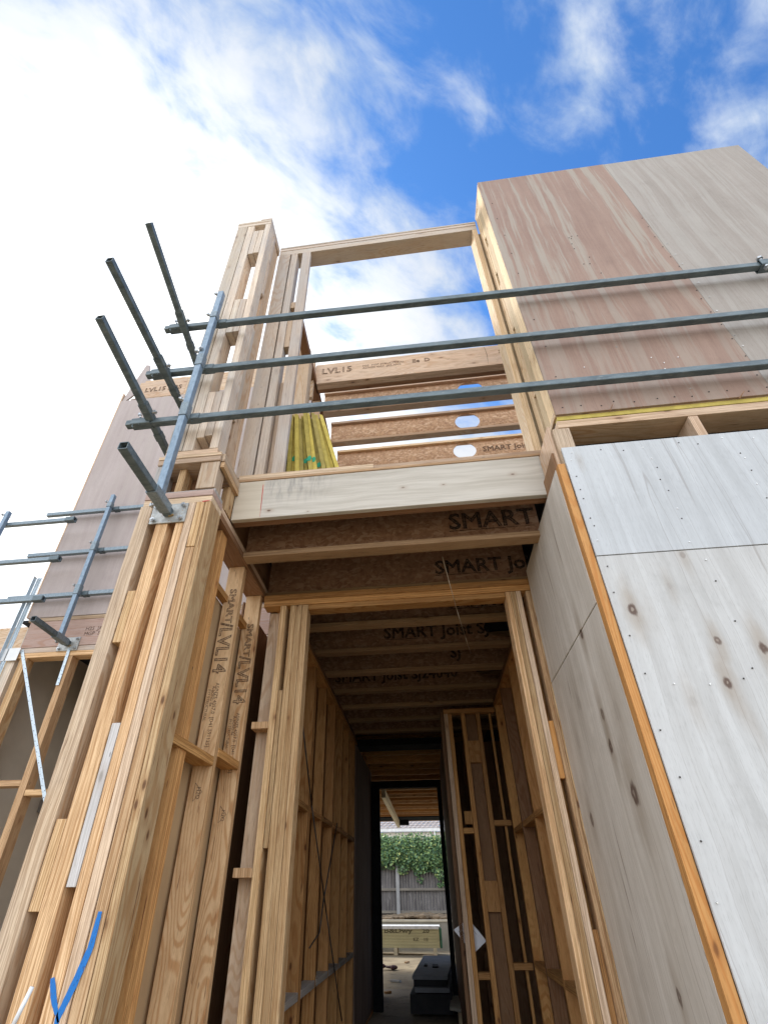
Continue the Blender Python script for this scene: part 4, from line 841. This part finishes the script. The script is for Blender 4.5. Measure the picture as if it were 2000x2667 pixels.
def hook(parent, p):
    bm = bmesh.new(); p = Vector(p); pts = [p + Vector((.022 * math.cos(a), 0, .022 * math.sin(a))) for a in [math.radians(k * 30) for k in range(9)]]; wire(bm, pts, .0035, 5); link('hook', bm, M_RAIL, parent)
nm3 = ['top', 'middle', 'bottom']
for i, (za, zb) in enumerate(RZ):
    xl = -1.765
    zl = lambda x: za + (zb - za) * (x + 1.76) / 4.3
    t = rail((xl, YR, za), (3.4, YR, zl(3.4)), '%s long dark rail crossing in front of the upper opening' % nm3[i], 'long guard rails in front of the upper opening')
    clamp(t, (-1.66, YR, zl(-1.66)), 'x', .13, .056); bolt(t, (-1.67, YR - .025, zl(-1.66) + .03), (-.3, -.4, 1), .006, .035); hook(t, (-1.69, YR - .02, zl(-1.66) - .035))
    if i == 0:
        clamp(t, (2.50, YR, zl(2.5)), 'x', .07, .066); bolt(t, (2.49, YR - .02, zl(2.5) + .03), (0, 0, 1), .010, .05); bolt(t, (2.49, YR - .02, zl(2.5) - .03), (0, 0, -1), .010, .04)
    clamp(gp1, (-1.352, yu, zl(-1.352) + .015), 'z', .12 if i else .07, .053); clamp(t, (-1.305, YR, zl(-1.31)), 'x', .07, .050)
    bolt(gp1, (-1.352 - .024, yu - .01, zl(-1.352) + .10 * (i != 0) + .02), (-1, -.4, .2), .008, .035); hook(t, (-1.30, YR - .01, zl(-1.3) - .02))
bolt(gp1, (-1.352 - .02, yu - .01, 5.40), (-1, -.4, .2), .008, .03); bolt(gp1, (-1.36, yu - .022, 4.62), (0, -1, .1), .010, .02)
XC = -1.60
for i, (a, b) in enumerate((((388, 580), (507, 932)), ((285, 675), (470, 1050)), ((260, 825), (430, 1165)))):
    p, q_ = atX(*a, XC), atX(*b, XC); q2_ = q_ + (q_ - p) * .12
    t = rail(p, q2_, '%s stub rail slanting towards the viewer across the left rail ends' % nm3[i], 'stub rails turning the corner', .042)
    dd = (q2_ - p).normalized(); mid = p.lerp(q2_, .62); clamp(t, mid, dd, .14, .055); bolt(t, mid + Vector((.03, 0, 0)), (1, 0, .2), .008, .03)
    clamp(t, p.lerp(q2_, .80), dd, .05, .052)
# second set on the left wing
bk2, gp2, yu2 = bracket(-3.30, YL, 3.42, .50, 'steel bracket bolted to the pinkish rim board on the left wing', 'thin upright steel post in front of the mauve wall on the left', top=5.22)
bk2.children[0]
for i, z in enumerate((5.05, 4.47, 3.93)):
    t = rail((-4.08, yu2 + .05, z), (-2.0, yu2 + .05, z + .01), '%s rail on the upright in front of the mauve wall' % nm3[i], 'guard rails on the left wing', .040, M_GALV)
    clamp(gp2, (-3.30, yu2, z + .02), 'z', .11 if i else .06, .055); bolt(gp2, (-3.33, yu2 - .01, z + .07), (-1, -.3, .2), .008, .035); clamp(t, (-3.24, yu2 + .05, z), 'x', .06, .052); hook(t, (-3.22, yu2 + .03, z - .02))
for i, (p, q_) in enumerate((((196, 1353), (-60, 1372)), ((156, 1455), (-60, 1474)), ((114, 1560), (-60, 1572)))):
    Yq = 3.60; a, b = atY(*p, Yq), atY(*q_, Yq); b.z = a.z + .0
    t = rail(a, b, '%s rail end entering from the left edge of the picture' % nm3[i], 'guard rails at the extreme left', .040, M_GALV); clamp(t, a + Vector((-.05, 0, 0)), 'x', .10, .055)
t = thing('guard_post', 'pale upright post at the extreme left edge carrying rails', 'post', tuple(atY(21, 1345, 3.55)), 'upright posts carrying the guard rails')
p = atY(21, 1345, 3.56); bm = bmesh.new(); sqtube(bm, (p.x, 3.55, 3.2), (p.x, 3.55, p.z + .05), .044, up=Vector((0, 1, 0))); link('tube', bm, M_GALVB, t); bolt(t, (p.x - .02, 3.53, p.z), (-1, -.3, 0), .008, .03); hook(t, (p.x + .05, 3.54, p.z - .05))
# white stick near the bottom left
bm = bmesh.new(); a, b = atY(84, 2572, 1.78), atY(20, 2700, 1.78); cyl(bm, a, b, .0065, .0065, 10)
b2 = Vector((b.x - .25, 1.75, 0.0)); cyl(bm, b, b2, .0065, .0065, 10)
tag(link('plastic_rod', bm, M_WHITE, None, True, origin=tuple(b2)), 'white plastic rod leaning by the foot of the left corner post', 'rod')

# ================================================================== BACK GARDEN
gm = plain('sandy_ground', (.43, .355, .24), (.28, .225, .15), .95, 0, 1.4, (1, 1, 1), .5, 8.0, .3, .7, ((.17, .14, .105), .7), 'World', .1)
bm = bmesh.new(); bmesh.ops.create_grid(bm, x_segments=40, y_segments=40, size=150); gr = link('ground', bm, gm); tag(gr, 'sandy building site ground', kind='structure')
bm = bmesh.new(); addbox(bm, -3.9, 6.5, 2.0, 10.9, .0, .006); sl_ = link('floor_slab', bm, plain('concrete_slab', (.36, .30, .22), (.22, .185, .135), .85, 0, 1.1, third=((.07, .06, .045), .7), space='World')); tag(sl_, 'concrete floor slab inside the house', kind='structure')
bm = bmesh.new(); addbox(bm, -9, 9, 17.9, 27, .0, .70); tb = link('raised_bed', bm, plain('garden_soil', (.22, .16, .10), (.15, .11, .07), .95, 0, 2.5, space='World')); tag(tb, 'raised garden ground behind the retaining wall', kind='structure')
rw = thing('retaining_wall', 'low rendered retaining wall with pale cap behind the stacked boards', 'wall', (0, 17.9, 0))
box(rw, 'wall', -9, 9, 17.78, 17.9, 0, .69, plain('render', (.34, .32, .28), (.25, .235, .20), .9, 0, 1.3, space='World')); box(rw, 'cap', -9, 9, 17.76, 18.0, .692, .74, plain('cap_stone', (.62, .56, .44), (.50, .45, .36), .9, 0, 3.0))
bm = bmesh.new()
for k in range(260):
    x = rn.uniform(-2.4, .8); y = rn.uniform(18.3, 19.6); r_ = rn.uniform(.05, .16); zb_ = .70 + .10 * math.exp(-((x + .5) ** 2) / .9)
    m4 = Matrix.Translation((x, y, zb_)) @ Matrix.Diagonal((r_ * 1.6, r_, r_ * .7, 1)); bmesh.ops.create_icosphere(bm, subdivisions=1, radius=1, matrix=m4)
tag(link('soil_heap', bm, MATS['garden_soil'], None, False, origin=(-.5, 19, .7)), 'heap of loose brown soil along the fence foot', kind='stuff')
# fence
fn = thing('paling_fence', 'weathered grey paling fence behind the garden', 'fence', (0, 20.5, .66))
M_PAL = plain('weathered_paling', (.135, .125, .125), (.085, .078, .078), .9, 0, 6.0, (1, 1, .25), .3, third=((.24, .23, .22), .6)); M_FR = plain('weathered_rail', (.23, .205, .17), (.16, .145, .125), .9, 0, 7.0, (.3, 1, 1)); M_FP = plain('pale_post', (.33, .33, .33), (.27, .27, .27), .85, 0, 5.0, (1, 1, .4))
x = -3.2
while x < 2.2:
    w_ = rn.uniform(.095, .12); dy = rn.uniform(0, .018); box(fn, 'paling', x, x + w_ - .004, 20.52 + dy, 20.54 + dy, .66, 2.92 + rn.uniform(-.02, .02), M_PAL, .001); x += w_
for z in (2.17, 1.50, .83): box(fn, 'fence_rail', -3.2, 2.2, 20.45, 20.518, z, z + .08, M_FR, .003)
for x in (-1.29, 1.25, -3.1): box(fn, 'fence_post', x, x + .12, 20.40, 20.449, .66, 2.35, M_FP, .004)
# climbing plant
m, g = newmat('ivy_leaf'); oi = g.n('ShaderNodeNewGeometry').outputs['Random Per Island']; cr = g.n('ShaderNodeValToRGB', {0: oi})
e_ = cr.color_ramp.elements; e_[0].position = 0; e_[0].color = (.035, .085, .045, 1); e_[1].position = 1; e_[1].color = (.45, .48, .16, 1)
for pos, c_ in ((.45, (.09, .18, .075, 1)), (.72, (.16, .27, .10, 1)), (.92, (.26, .36, .12, 1))): x_ = cr.color_ramp.elements.new(pos); x_.color = c_
M_IVY = finish(m, g, cr.outputs[0], .5, 0, spec=.5)
bm = bmesh.new(); blobs = []
for k in range(64): blobs.append((rn.uniform(-2.9, 1.8), rn.uniform(2.5, 2.98), rn.uniform(.25, .40)))
for k in range(26): blobs.append((rn.uniform(-.7, .9), rn.uniform(2.2, 2.6), rn.uniform(.16, .28)))
for (x, z, r_) in ((.35, 2.0, .2), (.55, 1.85, .18), (.7, 1.75, .15), (.3, 1.68, .1), (-.45, 2.08, .16), (-.42, 1.82, .10), (.15, 2.1, .16), (-1.0, 2.2, .2), (-1.75, 2.35, .2)): blobs.append((x, z, r_))
for (x, z, r_) in blobs:
    for k in range(int(190 * (r_ / .3) ** 2)):
        a = rn.uniform(0, 6.283); rr = r_ * math.sqrt(rn.random()) ; dx, dz = rr * math.cos(a) * 1.2, rr * math.sin(a); dep = math.sqrt(max(0, 1 - (rr / r_) ** 2))
        c_ = Vector((x + dx, 20.42 - dep * r_ * .8 + rn.uniform(0, .12), z + dz)); s_ = rn.uniform(.028, .062)
        nn = Vector((rn.uniform(-1, 1), rn.uniform(-1.2, -.1), rn.uniform(-.3, 1.3))).normalized(); d1, s1, u1 = frame3(nn, Vector((rn.uniform(-1, 1), 0, 1)))
        pl_ = [c_ + s1 * s_ * a_ + u1 * s_ * b_ + nn * s_ * c__ for a_, b_, c__ in ((0, -1, 0), (.75, -.2, .25), (.35, .6, .1), (0, 1.1, -.1), (-.35, .6, .1), (-.75, -.2, .25))]
        bm.faces.new([bm.verts.new(p) for p in pl_])
for k in range(240):   # upright young shoots on top
    x = rn.uniform(-2.8, 1.7); z = 3.0 + rn.uniform(0, .34); c_ = Vector((x, 20.35 + rn.uniform(-.1, .1), z)); s_ = rn.uniform(.025, .05)
    bm.faces.new([bm.verts.new(c_ + Vector((a_ * s_, rn.uniform(-.01, .01), b_ * s_))) for a_, b_ in ((0, -1), (.6, 0), (0, 1.2), (-.6, 0))])
iv = link('climbing_plant', bm, M_IVY, None, False, origin=(-.5, 20.4, 2.6)); tag(iv, 'dense green climber spilling over the top of the paling fence', 'climbing plant')
# neighbour's house
nh = thing('neighbour_house', 'brick house with grey tiled roof and white gutter beyond the fence', 'house', (0, 27, 0))
box(nh, 'wall', -9, 9, 26.6, 30, 0, 3.78, plain('cream_wall', (.52, .47, .38), (.44, .40, .32), .9)); box(nh, 'fascia', -9.3, 9.3, 26.10, 26.13, 3.62, 3.92, plain('cream_fascia', (.66, .62, .52), None, .7)); 
bm = bmesh.new(); addbox(bm, -9.3, 9.3, 25.95, 26.098, 3.93, 3.945); addbox(bm, -9.3, 9.3, 25.94, 25.96, 3.93, 4.05); addbox(bm, -9.3, 9.3, 25.93, 25.97, 4.05, 4.065); link('gutter', bm, plain('white_gutter', (.78, .78, .77), None, .4), nh)
box(nh, 'downpipe', .25, .33, 25.97, 26.05, 3.3, 3.93, MATS['white_gutter'])
bm = bmesh.new(); pitch = math.tan(math.radians(22)); cols_ = 90; rows = 12
for r_ in range(rows):
    y0, y1 = 25.98 + r_ * .33, 25.98 + (r_ + 1) * .33 + .03; z0 = 4.04 + (y0 - 25.98) * pitch + .045; z1 = 4.04 + (y1 - 25.98) * pitch
    prev = None
    for c_ in range(-cols_ // 2 * 4, cols_ // 2 * 4 + 1):
        x = c_ * .055 + (r_ % 2) * .11; hgt = .038 * (0.5 + 0.5 * math.cos(c_ * math.pi / 2)) ** .6
        q_ = (bm.verts.new((x, y0, z0 + hgt)), bm.verts.new((x, y1, z1 + hgt)), bm.verts.new((x, y0 + .004, z0 + hgt - .05)))
        if prev: bm.faces.new((prev[0], q_[0], q_[1], prev[1])); bm.faces.new((prev[2], q_[2], q_[0], prev[0]))
        prev = q_
link('roof', bm, plain('roof_tile', (.34, .30, .29), (.25, .215, .205), .75, 0, 5.0, third=((.42, .39, .37), .5)), nh)
# stacked boards with writing
bs_ = thing('board_stack', 'bundle of yellowish boards with scrawled writing and white top before the retaining wall', 'board stack', (-1.2, 16.5, 0))
M_BRD = plain('yellowish_board', (.46, .40, .22), (.38, .33, .18), .8, 0, 5.0, (.3, 1, 1))
for i in range(7): box(bs_, 'board', -3.4, .10, 16.42 + .004 * (i % 3), 17.1, .165 + i * .066, .165 + i * .066 + .062, M_BRD, .002)
bm = bmesh.new(); addbox(bm, -3.42, .13, 16.39, 17.12, .630, .655, .004); link('cover_sheet', bm, plain('white_cover', (.86, .86, .84), None, .6), bs_)
bm = bmesh.new(); addbox(bm, -3.42, .10, 16.385, 16.39, .585, .65); link('cover_flap', bm, plain('white_flap', (.66, .64, .62), None, .6), bs_)
bm = bmesh.new(); addbox(bm, .102, .17, 16.44, 17.05, .16, .60, .01); link('green_end_wrap', bm, plain('green_wrap', (.035, .12, .06), (.02, .07, .04), .5), bs_)
for x in (-1.15, -.1 + .02, -2.4): box(bs_, 'bearer', x, x + .09, 16.40, 17.1, .0, .163, plain('bearer_wood', (.60, .50, .33), None, .8), .003)
text(bs_, 'E B&Dwy', (-1.62, 16.419, .50), (1, 0, 0), (0, 0, 1), .15, M_INK, squash=1.7); text(bs_, '20', (-.36, 16.419, .50), (1, 0, 0), (0, 0, 1), .13, M_INK, squash=1.5); text(bs_, 'EZ   1E', (-.62, 16.419, .32), (1, 0, 0), (0, 0, 1), .10, M_INK, squash=1.4)
# grey slabs
gs = thing('grey_board_stack', 'low stack of dark grey sheets in the shade of the patio', 'sheet stack', (0, 9.8, 0))
M_GS = plain('grey_fibre_sheet', (.21, .225, .25), (.15, .162, .18), .75, 0, 3.0, third=((.17, .18, .19), .5)); M_GD = plain('dark_sheet_edge', (0.022, 0.023, 0.026), (0.014, 0.015, 0.018), .8)
def slab(x0, x1, xb0, xb1, y0, y1, z0, z1, mat, nm):
    bm = bmesh.new(); vs = [bm.verts.new(p) for p in ((x0, y0, z0), (x1, y0, z0), (xb1, y1, z0), (xb0, y1, z0), (x0, y0, z1), (x1, y0, z1), (xb1, y1, z1), (xb0, y1, z1))]
    for q_ in ((0, 3, 2, 1), (4, 5, 6, 7), (0, 1, 5, 4), (1, 2, 6, 5), (2, 3, 7, 6), (3, 0, 4, 7)): bm.faces.new([vs[i] for i in q_])
    return link(nm, bm, mat, gs)
slab(-.36, .125, -.24, .31, 8.58, 11.2, .405, .45, M_GS, 'sheet'); slab(-.345, .10, -.24, .27, 8.62, 11.2, .325, .40, M_GD, 'sheet'); slab(-.33, .14, -.24, .29, 8.60, 11.2, .265, .32, M_GS, 'sheet'); slab(-.40, .16, -.3, .3, 8.55, 11.2, .05, .255, M_GD, 'pallet')
for (x, y, w_, d_) in ((-.21, 9.55, .05, .22), (-.08, 9.42, .085, .30)): 
    bm = bmesh.new(); addbox(bm, x, x + w_, y, y + d_, .452, .470, .003); tag(link('offcut_block', bm, M_GD, None, origin=(x, y, .452)), 'small dark %s offcut lying on the grey sheet stack' % ('narrow' if w_ < .06 else 'square'), 'offcut')
pk = thing('pale_plank', 'long pale plank lying on the ground right of the grey sheets', 'plank', (.35, 9, 0))
bm = bmesh.new(); pz = .20; c_ = []
for p in ((1171, 2623), (1200, 2630), (1192, 2512), (1184, 2512)):
    d_ = ray(*p); c_.append(EYE + d_ * ((pz - 1.4) / d_.z))
vs = [bm.verts.new(p) for p in c_] + [bm.verts.new(p - Vector((0, 0, .035))) for p in c_]
bm.faces.new(vs[:4]); bm.faces.new(vs[4:][::-1])
for i in range(4): bm.faces.new((vs[i], vs[i + 4], vs[(i + 1) % 4 + 4], vs[(i + 1) % 4]))
link('plank', bm, plain('pale_plank_mat', (.42, .41, .36), (.34, .33, .29), .8, 0, 5.0), pk); box(pk, 'bearer', c_[0].x + .1, c_[0].x + .2, c_[0].y + .05, c_[0].y + .15, 0, .163, plain('bearer_wood', (.5, .4, .3)), .002)

bm = bmesh.new(); p = EYE + ray(1003, 2522) * ((.04 - 1.4) / ray(1003, 2522).z)
for k in range(16): bmesh.ops.create_icosphere(bm, subdivisions=2, radius=1, matrix=Matrix.Translation(p + Vector((rn.uniform(-.3, .22), rn.uniform(-.08, .08), rn.uniform(-.01, .03)))) @ Matrix.Rotation(rn.uniform(0, 3), 4, 'Z') @ Matrix.Diagonal((rn.uniform(.06, .12), rn.uniform(.03, .06), rn.uniform(.02, .045), 1)))
tag(link('rag', bm, plain('dark_red_cloth', (.10, .045, .045), (.05, .03, .03), .9, 0, 20.0), None, True, origin=tuple(p)), 'crumpled dark red cloth lying on the sandy ground', 'cloth')
for k, (x_, y_) in enumerate(((1120, 2492), (1060, 2510), (1030, 2560), (1010, 2590))):
    d_ = ray(x_, y_); p = EYE + d_ * ((.0 - 1.4) / d_.z); w_ = (.35, .16, .22, .12)[k]
    bm = bmesh.new(); addbox(bm, -w_ / 2, w_ / 2, -.03, .03, 0, .03, .002); bmesh.ops.rotate(bm, verts=bm.verts, matrix=Matrix.Rotation((.2, 1.1, -.5, .8)[k], 3, 'Z')); bmesh.ops.translate(bm, verts=bm.verts, vec=p + Vector((0, 0, .006)))
    tag(link('timber_offcut', bm, wood(('cream', 'lvl', 'grey', 'hall')[k], 'x', 'z'), None, origin=tuple(p)), ['long pale offcut behind the grey sheet stack', 'small offcut left of the grey sheet stack', 'weathered offcut on the slab near the black frame', 'tiny brown offcut lowest on the slab'][k], 'offcut', 'timber offcuts on the ground')
